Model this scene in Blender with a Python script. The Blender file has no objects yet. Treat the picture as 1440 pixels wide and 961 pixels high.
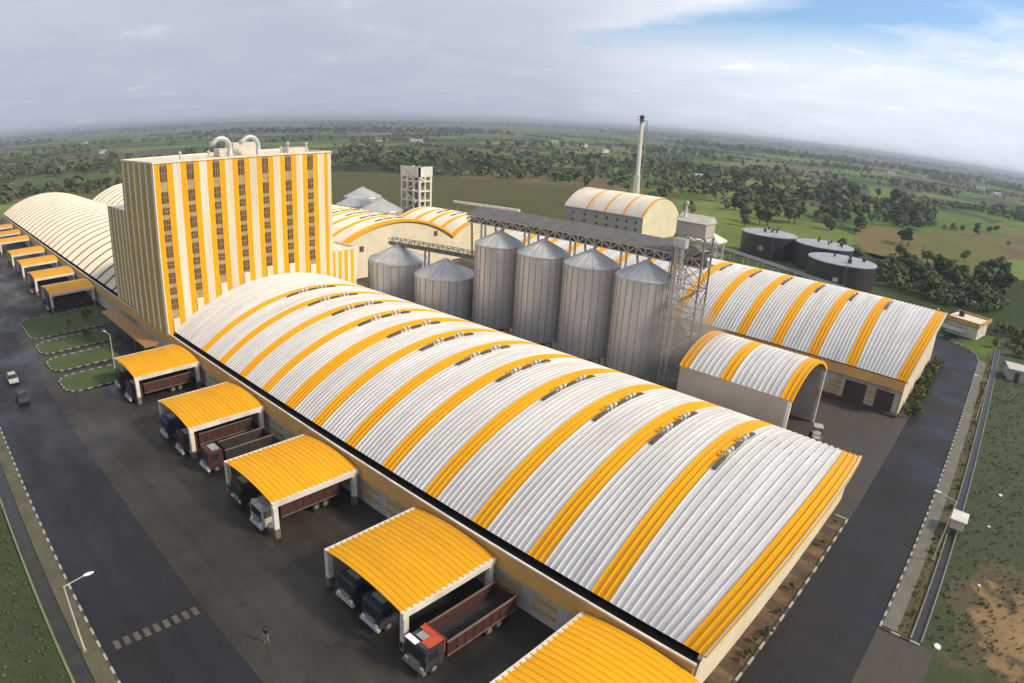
import bpy, math, random
from mathutils import Vector, Matrix
R = math.radians
random.seed(7)
sc = bpy.context.scene
col = sc.collection

# ------------------------------------------------------------------ camera (wide-angle drone lens)
CAM = Vector((-29.613, -21.717, 40.366))
cd = bpy.data.cameras.new('camera')
cam = bpy.data.objects.new('camera', cd); col.objects.link(cam); sc.camera = cam
F = Vector((0.6243864633775285, 0.6968277936022311, -0.3529483962484441))
RT = Vector((0.7482517873151707, -0.6632624538485125, 0.01421900469450166))
UP = Vector((0.2241892217091508, 0.2729724223768698, 0.9355347398633304))
m = Matrix.Identity(4)
for i in range(3):
    m[i][0], m[i][1], m[i][2], m[i][3] = RT[i], UP[i], -F[i], CAM[i]
cam.matrix_world = m
cd.type = 'PANO'; cd.panorama_type = 'FISHEYE_LENS_POLYNOMIAL'
cd.sensor_width = 36; cd.sensor_fit = 'HORIZONTAL'
cd.fisheye_fov = math.pi
cd.fisheye_polynomial_k0 = 0
cd.fisheye_polynomial_k1 = -0.04378030154202793
cd.fisheye_polynomial_k2 = -3.2626526147623482e-06
cd.fisheye_polynomial_k3 = 9.528392851192726e-06
cd.fisheye_polynomial_k4 = -1.2312505299202505e-07
cd.shift_x = 0.09; cd.shift_y = 0.0211
cd.clip_start = 0.5; cd.clip_end = 60000

# ------------------------------------------------------------------ world, sun, exposure
SUN = Vector((0.40, -0.72, 0.57)).normalized()
w = bpy.data.worlds.new('World'); sc.world = w; w.use_nodes = True
nt = w.node_tree; N = nt.nodes; L = nt.links
bg = N['Background']; bg.inputs['Strength'].default_value = 0.12
sky = N.new('ShaderNodeTexSky'); sky.sky_type = 'NISHITA'; sky.sun_disc = False
sky.sun_elevation = math.asin(SUN.z); sky.sun_rotation = math.atan2(SUN.x, SUN.y)
sky.air_density = 1.0; sky.dust_density = 1.5; sky.altitude = 50
tc = N.new('ShaderNodeTexCoord')
sep = N.new('ShaderNodeSeparateXYZ'); L.new(tc.outputs['Generated'], sep.inputs[0])
# project the direction on a cloud layer: xy / (z + 0.12)
ad = N.new('ShaderNodeMath'); ad.operation = 'ADD'; ad.inputs[1].default_value = 0.10
ab = N.new('ShaderNodeMath'); ab.operation = 'ABSOLUTE'; L.new(sep.outputs[2], ab.inputs[0]); L.new(ab.outputs[0], ad.inputs[0])
dx = N.new('ShaderNodeMath'); dx.operation = 'DIVIDE'; L.new(sep.outputs[0], dx.inputs[0]); L.new(ad.outputs[0], dx.inputs[1])
dy = N.new('ShaderNodeMath'); dy.operation = 'DIVIDE'; L.new(sep.outputs[1], dy.inputs[0]); L.new(ad.outputs[0], dy.inputs[1])
cx = N.new('ShaderNodeCombineXYZ'); L.new(dx.outputs[0], cx.inputs[0]); L.new(dy.outputs[0], cx.inputs[1])
def wnoise(scale, detail, rough, off):
    mp = N.new('ShaderNodeMapping'); mp.inputs['Location'].default_value = off; L.new(cx.outputs[0], mp.inputs[0])
    n = N.new('ShaderNodeTexNoise'); n.inputs['Scale'].default_value = scale; n.inputs['Detail'].default_value = detail
    n.inputs['Roughness'].default_value = rough; n.inputs['Distortion'].default_value = 0.4
    L.new(mp.outputs[0], n.inputs[0]); return n
def wramp(src, pts):
    r = N.new('ShaderNodeValToRGB'); L.new(src, r.inputs[0])
    e = r.color_ramp.elements
    while len(e) < len(pts): e.new(0.5)
    for q, (p, c) in zip(e, pts): q.position = p; q.color = (*c, 1)
    return r
n1 = wnoise(0.42, 6, 0.55, (3.1, 1.7, 0)); n2 = wnoise(1.3, 7, 0.6, (9, 4, 0))
# cover: little blue towards the high right of the view
dt = N.new('ShaderNodeVectorMath'); dt.operation = 'DOT_PRODUCT'; L.new(tc.outputs['Generated'], dt.inputs[0])
dt.inputs[1].default_value = (0.972, 0.13, 0.195)
clear = wramp(dt.outputs['Value'], [(0.70, (0, 0, 0)), (0.99, (1, 1, 1))])
hole = wramp(dt.outputs['Value'], [(0.86, (0, 0, 0)), (0.965, (1, 1, 1))])
cov = N.new('ShaderNodeMath'); cov.operation = 'MULTIPLY_ADD'; cov.inputs[1].default_value = -0.24
L.new(hole.outputs[0], cov.inputs[0]); L.new(n1.outputs[0], cov.inputs[2])
mask = wramp(cov.outputs[0], [(0.20, (0, 0, 0)), (0.34, (1, 1, 1))])
# cloud brightness, in the units of the Nishita sky
cb = wramp(n2.outputs[0], [(0.32, (4.3, 4.55, 5.25)), (0.50, (4.55, 4.8, 5.45)), (0.64, (4.85, 5.05, 5.65)), (0.74, (6.2, 6.3, 6.6))])
br = N.new('ShaderNodeMixRGB'); br.blend_type = 'MULTIPLY'; br.inputs[0].default_value = 1
lift = wramp(clear.outputs[0], [(0.0, (0.93, 0.94, 0.96)), (0.55, (1.02, 1.02, 1.02)), (1.0, (1.62, 1.60, 1.52))])
L.new(cb.outputs[0], br.inputs[1]); L.new(lift.outputs[0], br.inputs[2])
# low grey bank near the horizon
hz = wramp(sep.outputs[2], [(0.0, (0.80, 0.83, 0.88)), (0.10, (0.88, 0.90, 0.93)), (0.28, (1, 1, 1))])
br2 = N.new('ShaderNodeMixRGB'); br2.blend_type = 'MULTIPLY'; br2.inputs[0].default_value = 1
L.new(br.outputs[0], br2.inputs[1]); L.new(hz.outputs[0], br2.inputs[2])
# near the horizon everything is cloud
hm = wramp(sep.outputs[2], [(0.10, (1, 1, 1)), (0.165, (0, 0, 0))])
mx = N.new('ShaderNodeMath'); mx.operation = 'MAXIMUM'; L.new(mask.outputs[0], mx.inputs[0]); L.new(hm.outputs[0], mx.inputs[1])
blue = N.new('ShaderNodeMixRGB'); blue.blend_type = 'MULTIPLY'; blue.inputs[0].default_value = 1
blue.inputs[2].default_value = (0.85, 1.05, 1.25, 1); L.new(sky.outputs[0], blue.inputs[1])
mix = N.new('ShaderNodeMixRGB'); L.new(mx.outputs[0], mix.inputs[0]); L.new(blue.outputs[0], mix.inputs[1]); L.new(br2.outputs[0], mix.inputs[2])
L.new(mix.outputs[0], bg.inputs['Color'])

sd = bpy.data.lights.new('sun', 'SUN'); sd.energy = 3.7; sd.angle = R(9); sd.color = (1.0, 0.87, 0.68)
so = bpy.data.objects.new('sun', sd); col.objects.link(so)
so.rotation_euler = (-SUN).to_track_quat('-Z', 'Y').to_euler()
vs = sc.view_settings; vs.view_transform = 'Standard'; vs.look = 'None'; vs.gamma = 1; vs.use_curve_mapping = False
vs.exposure = 0.22
sc.cycles.use_denoising = True
sc.cycles.max_bounces = 6; sc.cycles.volume_bounces = 0; sc.cycles.transparent_max_bounces = 8

# ------------------------------------------------------------------ materials
def newmat(name):
    mt = bpy.data.materials.new(name); mt.use_nodes = True
    return mt, mt.node_tree, mt.node_tree.nodes['Principled BSDF']
def mat(name, c, rough=0.6, metal=0.0, var=0.12, scale=0.6, c2=None, amt=0.5, stretch=(1, 1, 1), spec=0.5, bump=0.0, rvar=0.0):
    """base colour broken up by two noises; c2 is a second colour (dirt, wear) mixed in patches"""
    mt, t, p = newmat(name)
    tc = t.nodes.new('ShaderNodeTexCoord'); mp = t.nodes.new('ShaderNodeMapping'); mp.inputs['Scale'].default_value = stretch
    geo = t.nodes.new('ShaderNodeNewGeometry'); t.links.new(geo.outputs['Position'], mp.inputs[0])
    n = t.nodes.new('ShaderNodeTexNoise'); n.inputs['Scale'].default_value = scale; n.inputs['Detail'].default_value = 6
    n.inputs['Roughness'].default_value = 0.62
    t.links.new(mp.outputs[0], n.inputs[0])
    r = t.nodes.new('ShaderNodeValToRGB'); t.links.new(n.outputs[0], r.inputs[0])
    e = r.color_ramp.elements
    c2 = c2 or tuple(x * (1 - var * 2) for x in c)
    e[0].position = 0.5 - amt * 0.5; e[0].color = (*c2, 1)
    e[1].position = 0.5 + (1 - amt) * 0.3; e[1].color = (*c, 1)
    n3 = t.nodes.new('ShaderNodeTexNoise'); n3.inputs['Scale'].default_value = scale * 9; n3.inputs['Detail'].default_value = 3
    t.links.new(mp.outputs[0], n3.inputs[0])
    mr = t.nodes.new('ShaderNodeMapRange'); mr.inputs[1].default_value = 0.3; mr.inputs[2].default_value = 0.7
    mr.inputs[3].default_value = 1 - var; mr.inputs[4].default_value = 1 + var * 0.6
    t.links.new(n3.outputs[0], mr.inputs[0])
    mm = t.nodes.new('ShaderNodeMixRGB'); mm.blend_type = 'MULTIPLY'; mm.inputs[0].default_value = 1
    t.links.new(r.outputs[0], mm.inputs[1]); t.links.new(mr.outputs[0], mm.inputs[2])
    t.links.new(mm.outputs[0], p.inputs['Base Color'])
    p.inputs['Roughness'].default_value = rough; p.inputs['Metallic'].default_value = metal
    p.inputs['Specular IOR Level'].default_value = spec
    if rvar:
        m2 = t.nodes.new('ShaderNodeMapRange'); m2.inputs[1].default_value = 0.35; m2.inputs[2].default_value = 0.65
        m2.inputs[3].default_value = rough - rvar; m2.inputs[4].default_value = rough + rvar
        t.links.new(n.outputs[0], m2.inputs[0]); t.links.new(m2.outputs[0], p.inputs['Roughness'])
    if bump:
        b = t.nodes.new('ShaderNodeBump'); b.inputs['Strength'].default_value = bump; b.inputs['Distance'].default_value = 0.1
        t.links.new(n3.outputs[0], b.inputs['Height']); t.links.new(b.outputs[0], p.inputs['Normal'])
    return mt
M = {}
M['roofwhite'] = mat('white_roof_sheet', (0.71, 0.70, 0.69), 0.45, var=0.08, scale=0.25, c2=(0.53, 0.52, 0.50), amt=0.38, stretch=(0.3, 2.8, 0.3))
M['roofyellow'] = mat('yellow_roof_sheet', (0.86, 0.42, 0.006), 0.5, var=0.06, spec=0.25, scale=0.25, c2=(0.76, 0.36, 0.006), amt=0.35, stretch=(0.25, 2.5, 0.25))
M['roofcream'] = mat('cream_roof_sheet', (0.80, 0.74, 0.63), 0.5, var=0.05, scale=0.2, c2=(0.66, 0.60, 0.50), amt=0.35)
M['rooftan'] = mat('tan_roof_stripe', (0.20, 0.115, 0.035), 0.5, var=0.05)
M['shedyellow'] = mat('shed_yellow_sheet', (0.86, 0.41, 0.006), 0.55, var=0.06, spec=0.2, scale=0.35, c2=(0.72, 0.33, 0.008), amt=0.4, stretch=(2.2, 0.3, 0.3))
t_ = M['shedyellow'].node_tree; p_ = t_.nodes['Principled BSDF']; src_ = p_.inputs['Base Color'].links[0].from_socket
oi_ = t_.nodes.new('ShaderNodeObjectInfo'); mr_ = t_.nodes.new('ShaderNodeMapRange'); mr_.inputs[3].default_value = 0.84; mr_.inputs[4].default_value = 1.02; t_.links.new(oi_.outputs['Random'], mr_.inputs[0])
mm_ = t_.nodes.new('ShaderNodeMixRGB'); mm_.blend_type = 'MULTIPLY'; mm_.inputs[0].default_value = 1; t_.links.new(src_, mm_.inputs[1]); t_.links.new(mr_.outputs[0], mm_.inputs[2]); t_.links.new(mm_.outputs[0], p_.inputs['Base Color'])
M['wallyellow'] = mat('yellow_cladding', (0.90, 0.44, 0.008), 0.55, var=0.05, spec=0.25, scale=0.4, c2=(0.80, 0.38, 0.01), amt=0.35, stretch=(1.5, 1.5, 0.12))
M['wallcream'] = mat('cream_cladding', (0.84, 0.78, 0.64), 0.55, var=0.05, scale=0.4, c2=(0.64, 0.57, 0.42), amt=0.35, stretch=(1.5, 1.5, 0.12))
M['gablecream'] = mat('cream_gable_sheet', (0.76, 0.69, 0.52), 0.55, var=0.04, scale=0.25, c2=(0.64, 0.57, 0.42), amt=0.3)
M['sideshade'] = mat('shaded_yellow_cladding', (0.62, 0.38, 0.07), 0.6, var=0.08, scale=0.5, c2=(0.36, 0.25, 0.10), amt=0.4, stretch=(1.5, 1.5, 0.1))  # the front's yellow with the side's shade mixed into the colour
M['sidecream'] = mat('lightened_cream_cladding', (0.88, 0.82, 0.66), 0.6, var=0.06, scale=0.5, stretch=(1.5, 1.5, 0.1))  # cream lightened in the colour to lift the shaded tower side
M['white'] = mat('white_paint', (0.78, 0.76, 0.70), 0.5, var=0.06, scale=0.5, c2=(0.56, 0.52, 0.45), amt=0.3)
M['wallwhite'] = mat('off_white_wall', (0.55, 0.53, 0.48), 0.75, var=0.08, scale=0.4, c2=(0.34, 0.31, 0.26), amt=0.45, stretch=(1, 1, 0.5))
M['wallgrey'] = mat('grey_wall_sheet', (0.46, 0.44, 0.40), 0.6, var=0.05, scale=0.15, c2=(0.34, 0.31, 0.27), amt=0.4)
M['fascia'] = mat('ochre_fascia', (0.58, 0.32, 0.07), 0.6, var=0.1, scale=0.3, c2=(0.44, 0.25, 0.08), amt=0.45)
M['barochre'] = mat('ochre_louvre', (0.50, 0.34, 0.08), 0.6, var=0.1, scale=0.8)
M['black'] = mat('black_gutter', (0.018, 0.015, 0.015), 0.5, var=0.3, scale=1.5)
M['ventdark'] = mat('dark_vent_housing', (0.11, 0.095, 0.075), 0.6, var=0.15)
M['dark'] = mat('dark_roof_mark', (0.02, 0.02, 0.022), 0.7, var=0.3)
M['galv'] = mat('galvanised_steel', (0.62, 0.62, 0.61), 0.36, 0.3, var=0.10, scale=0.35, c2=(0.44, 0.44, 0.43), amt=0.45, stretch=(1, 1, 0.08))
M['galvmid'] = mat('weathered_galvanised_steel', (0.40, 0.40, 0.39), 0.5, 0.3, var=0.12, scale=0.5)
M['galvdark'] = mat('dull_galvanised_steel', (0.20, 0.19, 0.175), 0.5, 0.3, var=0.15, scale=0.5, stretch=(1, 1, 0.15))
M['steel'] = mat('grey_steelwork', (0.24, 0.235, 0.22), 0.55, 0.2, var=0.15, scale=1)
M['steellight'] = mat('pale_steelwork', (0.62, 0.58, 0.50), 0.5, 0.1, var=0.1, scale=1)
M['galleryroof'] = mat('grey_gallery_sheet', (0.17, 0.165, 0.155), 0.6, 0.1, var=0.15, scale=0.6, c2=(0.11, 0.105, 0.10))
M['tank'] = mat('black_tank_plate', (0.030, 0.028, 0.030), 0.45, var=0.25, scale=0.4, c2=(0.045, 0.04, 0.042), stretch=(1, 1, 0.2))
M['tanktop'] = mat('pale_tank_roof', (0.40, 0.41, 0.44), 0.5, var=0.12, scale=0.5, c2=(0.26, 0.27, 0.30))
M['chim'] = mat('chimney_shell', (0.58, 0.56, 0.52), 0.55, var=0.1, scale=0.4, stretch=(1, 1, 0.3))
M['asphalt'] = mat('wet_asphalt', (0.020, 0.018, 0.021), 0.62, var=0.12, scale=0.06, c2=(0.026, 0.024, 0.026), amt=0.5, rvar=0.12, bump=0.15, spec=0.3)
M['yard'] = mat('damp_concrete_yard', (0.054, 0.049, 0.038), 0.68, var=0.12, scale=0.07, c2=(0.028, 0.023, 0.020), amt=0.62, rvar=0.16, bump=0.1, spec=0.3)
def pavement_mat(name, base, dark, rough, joints=6.0, track=(1.2, 0.03)):
    mt, t, p = newmat(name); n_, l_ = t.nodes, t.links
    g = n_.new('ShaderNodeNewGeometry')
    def noise(sc, sx, sy, det=6, rg=.6, off=0):
        q = n_.new('ShaderNodeMapping'); q.inputs['Scale'].default_value = (sx, sy, 1); q.inputs['Location'].default_value = (off, off, 0); l_.new(g.outputs['Position'], q.inputs[0])
        n = n_.new('ShaderNodeTexNoise'); n.inputs['Scale'].default_value = sc; n.inputs['Detail'].default_value = det; n.inputs['Roughness'].default_value = rg; l_.new(q.outputs[0], n.inputs[0]); return n.outputs[0]
    def ramp(src, pts):
        r_ = n_.new('ShaderNodeValToRGB'); l_.new(src, r_.inputs[0]); e = r_.color_ramp.elements
        while len(e) < len(pts): e.new(.5)
        for q, (ps, c) in zip(e, pts): q.position = ps; q.color = (*(c if isinstance(c, tuple) else (c, c, c)), 1)
        return r_.outputs[0]
    def mul(a_, b_, f=1.0):
        m_ = n_.new('ShaderNodeMixRGB'); m_.blend_type = 'MULTIPLY'; m_.inputs[0].default_value = f; l_.new(a_, m_.inputs[1]); l_.new(b_, m_.inputs[2]); return m_.outputs[0]
    big = noise(.06, 1, 1, 7, .62)
    c = ramp(big, [(.34, dark), (.62, base)])
    c = mul(c, ramp(noise(.5, *track, 4, .6, 7), [(.36, .72), (.5, 1.0), (.68, 1.18)]), .8)      # wheel tracks
    c = mul(c, ramp(noise(.55, 1, 1, 5, .7, 31), [(.33, .45), (.42, 1.0), (.66, 1.0), (.74, 1.3)]), .8)  # spills and dusty spots
    c = mul(c, ramp(noise(6, 1, 1, 2, .5), [(.3, .86), (.7, 1.1)]))
    if joints:
        br_ = n_.new('ShaderNodeTexBrick'); br_.offset = 0; br_.inputs['Scale'].default_value = 1; br_.inputs['Brick Width'].default_value = joints; br_.inputs['Row Height'].default_value = joints
        br_.inputs['Mortar Size'].default_value = .05; br_.inputs['Color1'].default_value = (1, 1, 1, 1); br_.inputs['Color2'].default_value = (.9, .9, .9, 1); br_.inputs['Mortar'].default_value = (.6, .6, .6, 1)
        l_.new(g.outputs['Position'], br_.inputs[0]); c = mul(c, br_.outputs[0], .7)
    l_.new(c, p.inputs['Base Color'])
    rr_ = n_.new('ShaderNodeMapRange'); rr_.inputs[1].default_value = .38; rr_.inputs[2].default_value = .6; rr_.inputs[3].default_value = rough - .3; rr_.inputs[4].default_value = rough + .1
    l_.new(noise(.11, 1, .6, 6, .6, 3), rr_.inputs[0]); l_.new(rr_.outputs[0], p.inputs['Roughness']); p.inputs['Specular IOR Level'].default_value = .4
    return mt
M['yard'] = pavement_mat('damp_concrete_yard_slabs', (0.050, 0.044, 0.033), (0.021, 0.0165, 0.014), 0.64)
M['asphalt'] = pavement_mat('wet_asphalt_road', (0.016, 0.0148, 0.0185), (0.010, 0.0096, 0.0115), 0.60, 0)
M['asphaltx'] = pavement_mat('wet_asphalt_side_road', (0.017, 0.016, 0.020), (0.0105, 0.010, 0.012), 0.70, 0, (.03, 1.2))
M['apron'] = mat('brown_concrete_apron', (0.060, 0.050, 0.039), 0.7, var=0.12, scale=0.11, c2=(0.045, 0.038, 0.032), amt=0.55, rvar=0.14, bump=0.1)
M['pave'] = mat('grey_pavement', (0.16, 0.155, 0.135), 0.8, var=0.15, scale=0.5, c2=(0.11, 0.10, 0.075), amt=0.45)
M['paveold'] = mat('mossy_pavement', (0.115, 0.105, 0.065), 0.85, var=0.18, scale=0.35, c2=(0.060, 0.060, 0.030), amt=0.5)
M['kerbw'] = mat('white_kerb_stone', (0.42, 0.40, 0.34), 0.7, var=0.15, scale=1.5)
M['kerbb'] = mat('black_kerb_stone', (0.075, 0.073, 0.068), 0.7, var=0.2, scale=1.5)
M['drain'] = mat('wet_drain_bed', (0.018, 0.017, 0.018), 0.4, var=0.3, scale=0.8, c2=(0.05, 0.045, 0.03))
M['drainwall'] = mat('drain_concrete', (0.24, 0.22, 0.17), 0.8, var=0.2, scale=0.8)
M['lawn'] = mat('mown_lawn', (0.040, 0.062, 0.018), 0.9, var=0.25, scale=0.35, c2=(0.026, 0.036, 0.012), amt=0.5, bump=0.3)
M['turf'] = mat('island_turf', (0.065, 0.105, 0.022), 0.9, var=0.25, scale=0.35, c2=(0.035, 0.060, 0.016), amt=0.5, bump=0.3)
M['verge'] = mat('rough_verge', (0.060, 0.066, 0.022), 0.95, var=0.3, scale=0.30, c2=(0.10, 0.075, 0.035), amt=0.42, bump=0.4)
M['soil'] = mat('brown_soil', (0.20, 0.12, 0.055), 0.95, var=0.3, scale=0.30, c2=(0.050, 0.045, 0.028), amt=0.55, bump=0.5)
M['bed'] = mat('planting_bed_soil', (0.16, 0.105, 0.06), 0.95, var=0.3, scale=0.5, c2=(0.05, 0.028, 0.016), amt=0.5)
M['bedshade'] = mat('shaded_bed_soil', (0.045, 0.028, 0.018), 0.95, var=0.3, scale=0.8, c2=(0.10, 0.065, 0.04), amt=0.4)  # bed soil darkened to paint in the shadow patches
M['maroon'] = mat('maroon_truck_body', (0.075, 0.026, 0.021), 0.6, var=0.25, scale=1.2, c2=(0.04, 0.018, 0.016))
M['bodytrim'] = mat('faded_body_rail', (0.22, 0.15, 0.11), 0.6, var=0.2, scale=2)
M['rack'] = mat('grey_roof_rack', (0.36, 0.36, 0.35), 0.6, var=0.2, scale=3)
M['tyre'] = mat('tyre_rubber', (0.02, 0.02, 0.02), 0.85, var=0.2)
M['load'] = mat('dark_truck_bed', (0.03, 0.027, 0.026), 0.9, var=0.3, scale=1.5)
M['cabwhite'] = mat('white_cab_paint', (0.55, 0.54, 0.52), 0.4, var=0.15, scale=2, c2=(0.34, 0.32, 0.29), amt=0.4)
M['cabgrey'] = mat('grey_cab_paint', (0.055, 0.055, 0.06), 0.45, var=0.25, scale=2)
M['cabblue'] = mat('blue_cab_paint', (0.03, 0.04, 0.16), 0.35, var=0.1)
M['cabred'] = mat('orange_red_cab_paint', (0.55, 0.07, 0.02), 0.35, var=0.1)
M['cabbrown'] = mat('brown_cab_paint', (0.075, 0.032, 0.028), 0.45, var=0.25, scale=2)
M['louvre'] = mat('window_dark_brown', (0.15, 0.095, 0.055), 0.35, var=0.3, scale=1.5)
M['infill'] = mat('beige_window_infill', (0.50, 0.36, 0.16), 0.6, var=0.15, scale=1)
M['door'] = mat('brown_roller_shutter', (0.075, 0.048, 0.035), 0.6, var=0.15, scale=1)
M['lampwhite'] = mat('white_lamp_head', (0.85, 0.85, 0.85), 0.3, var=0.02)
M['rust'] = mat('ochre_canopy_sheet', (0.40, 0.20, 0.055), 0.6, var=0.15, scale=0.5, c2=(0.30, 0.16, 0.06))
M['bark'] = mat('tree_bark', (0.09, 0.065, 0.045), 0.9, var=0.2, scale=2)
M['skin'] = mat('skin', (0.22, 0.12, 0.07), 0.6, var=0.03)
M['shirt'] = mat('black_shirt', (0.02, 0.02, 0.022), 0.9, var=0.1)
M['trousers'] = mat('grey_trousers', (0.22, 0.21, 0.20), 0.9, var=0.1)
M['hair'] = mat('black_hair', (0.01, 0.009, 0.008), 0.7, var=0.1)
M['litter'] = mat('white_sacking', (0.75, 0.74, 0.72), 0.8, var=0.1)
def glass():
    mt, t, p = newmat('dark_glass'); p.inputs['Base Color'].default_value = (0.02, 0.025, 0.03, 1); p.inputs['Roughness'].default_value = 0.08
    return mt
M['glass'] = glass()
def leafmat(name, a, b):
    mt, t, p = newmat(name)
    oi = t.nodes.new('ShaderNodeObjectInfo'); geo = t.nodes.new('ShaderNodeNewGeometry')
    n = t.nodes.new('ShaderNodeTexNoise'); n.inputs['Scale'].default_value = 0.5; n.inputs['Detail'].default_value = 4
    t.links.new(geo.outputs['Position'], n.inputs[0])
    ad = t.nodes.new('ShaderNodeMath'); ad.operation = 'MULTIPLY_ADD'; ad.inputs[1].default_value = 0.5
    t.links.new(oi.outputs['Random'], ad.inputs[0]); 
    s = t.nodes.new('ShaderNodeMath'); s.operation = 'SUBTRACT'; s.inputs[1].default_value = 0.25
    t.links.new(n.outputs[0], s.inputs[0]); t.links.new(s.outputs[0], ad.inputs[2])
    r = t.nodes.new('ShaderNodeValToRGB'); r.color_ramp.elements[0].position = 0.25; r.color_ramp.elements[1].position = 0.75
    r.color_ramp.elements[0].color = (*a, 1); r.color_ramp.elements[1].color = (*b, 1)
    t.links.new(ad.outputs[0], r.inputs[0]); t.links.new(r.outputs[0], p.inputs['Base Color'])
    p.inputs['Roughness'].default_value = 0.7; p.inputs['Specular IOR Level'].default_value = 0.2
    return mt
M['leaf'] = leafmat('tree_leaves', (0.036, 0.060, 0.020), (0.100, 0.128, 0.042))
M['leaf2'] = leafmat('wood_leaves', (0.044, 0.068, 0.030), (0.095, 0.120, 0.050))
M['shrub'] = leafmat('shrub_leaves', (0.05, 0.08, 0.02), (0.14, 0.13, 0.04))

# ------------------------------------------------------------------ helpers
class MB:
    """collects shapes in world space and links them as ONE mesh object"""
    def __init__(s): s.v = []; s.f = []; s.m = []; s.smooth = False
    def face(s, pts, mi=0):
        b = len(s.v); s.v += [tuple(p) for p in pts]; s.f.append(tuple(range(b, b + len(pts)))); s.m.append(mi)
    def raw(s, vs, fs, mi=0):
        b = len(s.v); s.v += [tuple(p) for p in vs]
        for f in fs: s.f.append(tuple(b + i for i in f)); s.m.append(mi)
    def box(s, x0, x1, y0, y1, z0, z1, mi=0, mtx=None):
        P = [(x, y, z) for z in (z0, z1) for y in (y0, y1) for x in (x0, x1)]
        if mtx is not None: P = [tuple(mtx @ Vector(p)) for p in P]
        s.raw(P, [(0, 2, 3, 1), (4, 5, 7, 6), (0, 1, 5, 4), (2, 6, 7, 3), (0, 4, 6, 2), (1, 3, 7, 5)], mi)
    def bar(s, a, b, r, n=4, mi=0, r2=None):
        a = Vector(a); b = Vector(b); d = (b - a)
        if d.length < 1e-6: return
        d.normalize(); u = d.orthogonal() if abs(d.z) < 0.99 else Vector((1, 0, 0))
        if abs(d.z) < 0.99: u = d.cross(Vector((0, 0, 1)))
        u.normalize(); w = d.cross(u); r2 = r if r2 is None else r2
        off = math.pi / 4 if n == 4 else 0
        P = [a + (u * math.cos(off + 2 * math.pi * k / n) + w * math.sin(off + 2 * math.pi * k / n)) * r for k in range(n)]
        P += [b + (u * math.cos(off + 2 * math.pi * k / n) + w * math.sin(off + 2 * math.pi * k / n)) * r2 for k in range(n)]
        fs = [(k, (k + 1) % n, n + (k + 1) % n, n + k) for k in range(n)] + [tuple(range(n))[::-1], tuple(range(n, 2 * n))]
        s.raw(P, fs, mi)
    def lathe(s, x, y, prof, n=36, mi=0, cap=True):
        P = []; fs = []
        for r, z in prof:
            P += [(x + r * math.cos(2 * math.pi * k / n), y + r * math.sin(2 * math.pi * k / n), z) for k in range(n)]
        for i in range(len(prof) - 1):
            fs += [(i * n + k, i * n + (k + 1) % n, (i + 1) * n + (k + 1) % n, (i + 1) * n + k) for k in range(n)]
        if cap: fs += [tuple(range(n))[::-1], tuple(range((len(prof) - 1) * n, len(prof) * n))]
        s.raw(P, fs, mi)
    def prism(s, poly, z0, z1, mi=0):
        n = len(poly)
        P = [(x, y, z0) for x, y in poly] + [(x, y, z1) for x, y in poly]
        s.raw(P, [(k, (k + 1) % n, n + (k + 1) % n, n + k) for k in range(n)] + [tuple(range(n))[::-1], tuple(range(n, 2 * n))], mi)
    def tube(s, pts, r, n=10, mi=0):
        for a, b in zip(pts[:-1], pts[1:]): s.bar(a, b, r, n, mi)
    def sweep(s, pts, r, n=12, mi=0):
        pts = [Vector(p) for p in pts]; P = []; fs = []
        for i, p in enumerate(pts):
            d = (pts[min(i + 1, len(pts) - 1)] - pts[max(i - 1, 0)]).normalized()
            u = d.cross(Vector((0, 1, 0))).normalized(); w = d.cross(u)
            P += [p + (u * math.cos(2 * math.pi * k / n) + w * math.sin(2 * math.pi * k / n)) * r for k in range(n)]
        for i in range(len(pts) - 1):
            fs += [(i * n + k, i * n + (k + 1) % n, (i + 1) * n + (k + 1) % n, (i + 1) * n + k) for k in range(n)]
        fs += [tuple(range(n)), tuple(range((len(pts) - 1) * n, len(pts) * n))]
        s.raw(P, fs, mi)
    def mesh(s, name, mats, org=(0, 0, 0)):
        me = bpy.data.meshes.new(name)
        o = org
        me.from_pydata([(p[0] - o[0], p[1] - o[1], p[2] - o[2]) for p in s.v], [], s.f)
        for k in (mats if isinstance(mats, (list, tuple)) else [mats]): me.materials.append(M[k] if isinstance(k, str) else k)
        if any(s.m): me.polygons.foreach_set('material_index', s.m)
        if s.smooth: me.polygons.foreach_set('use_smooth', [True] * len(s.f))
        me.update(); return me
    def build(s, name, mats, parent=None, org=None):
        if org is None: org = worg(parent)
        return link(name, s.mesh(name, mats, org), parent)
def worg(o):
    p = Vector((0, 0, 0))
    while o is not None: p += o.location; o = o.parent
    return p
def link(name, me, parent=None, loc=None):
    o = bpy.data.objects.new(name, me); col.objects.link(o)
    if parent is not None: o.parent = parent
    if loc is not None: o.location = loc
    return o
def thing(name, label, cat, loc=(0, 0, 0), group=None, rz=0):
    o = bpy.data.objects.new(name, None); col.objects.link(o); o.location = loc; o.rotation_euler.z = rz
    o.empty_display_size = 0.5
    o['label'] = label; o['category'] = cat
    if group: o['group'] = group
    return o
def tag(o, label, cat, group=None):
    o['label'] = label; o['category'] = cat
    if group: o['group'] = group
    return o
def struct(o, kind='structure', label=None, cat=None):
    o['kind'] = kind
    if label: o['label'] = label
    if cat: o['category'] = cat
    return o
def copy_tree(o, parent=None):
    c = o.copy(); col.objects.link(c); c.parent = parent
    for ch in list(o.children): copy_tree(ch, c)
    return c
def sheet(name, polys, mats, z, label=None, cat='ground', kind='structure'):
    b = MB()
    for k, poly in enumerate(polys): b.face([(x, y, z) for x, y in poly])
    o = b.build(name, mats); struct(o, kind, label, cat); return o
def rect(x0, x1, y0, y1): return [(x0, y0), (x1, y0), (x1, y1), (x0, y1)]

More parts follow.
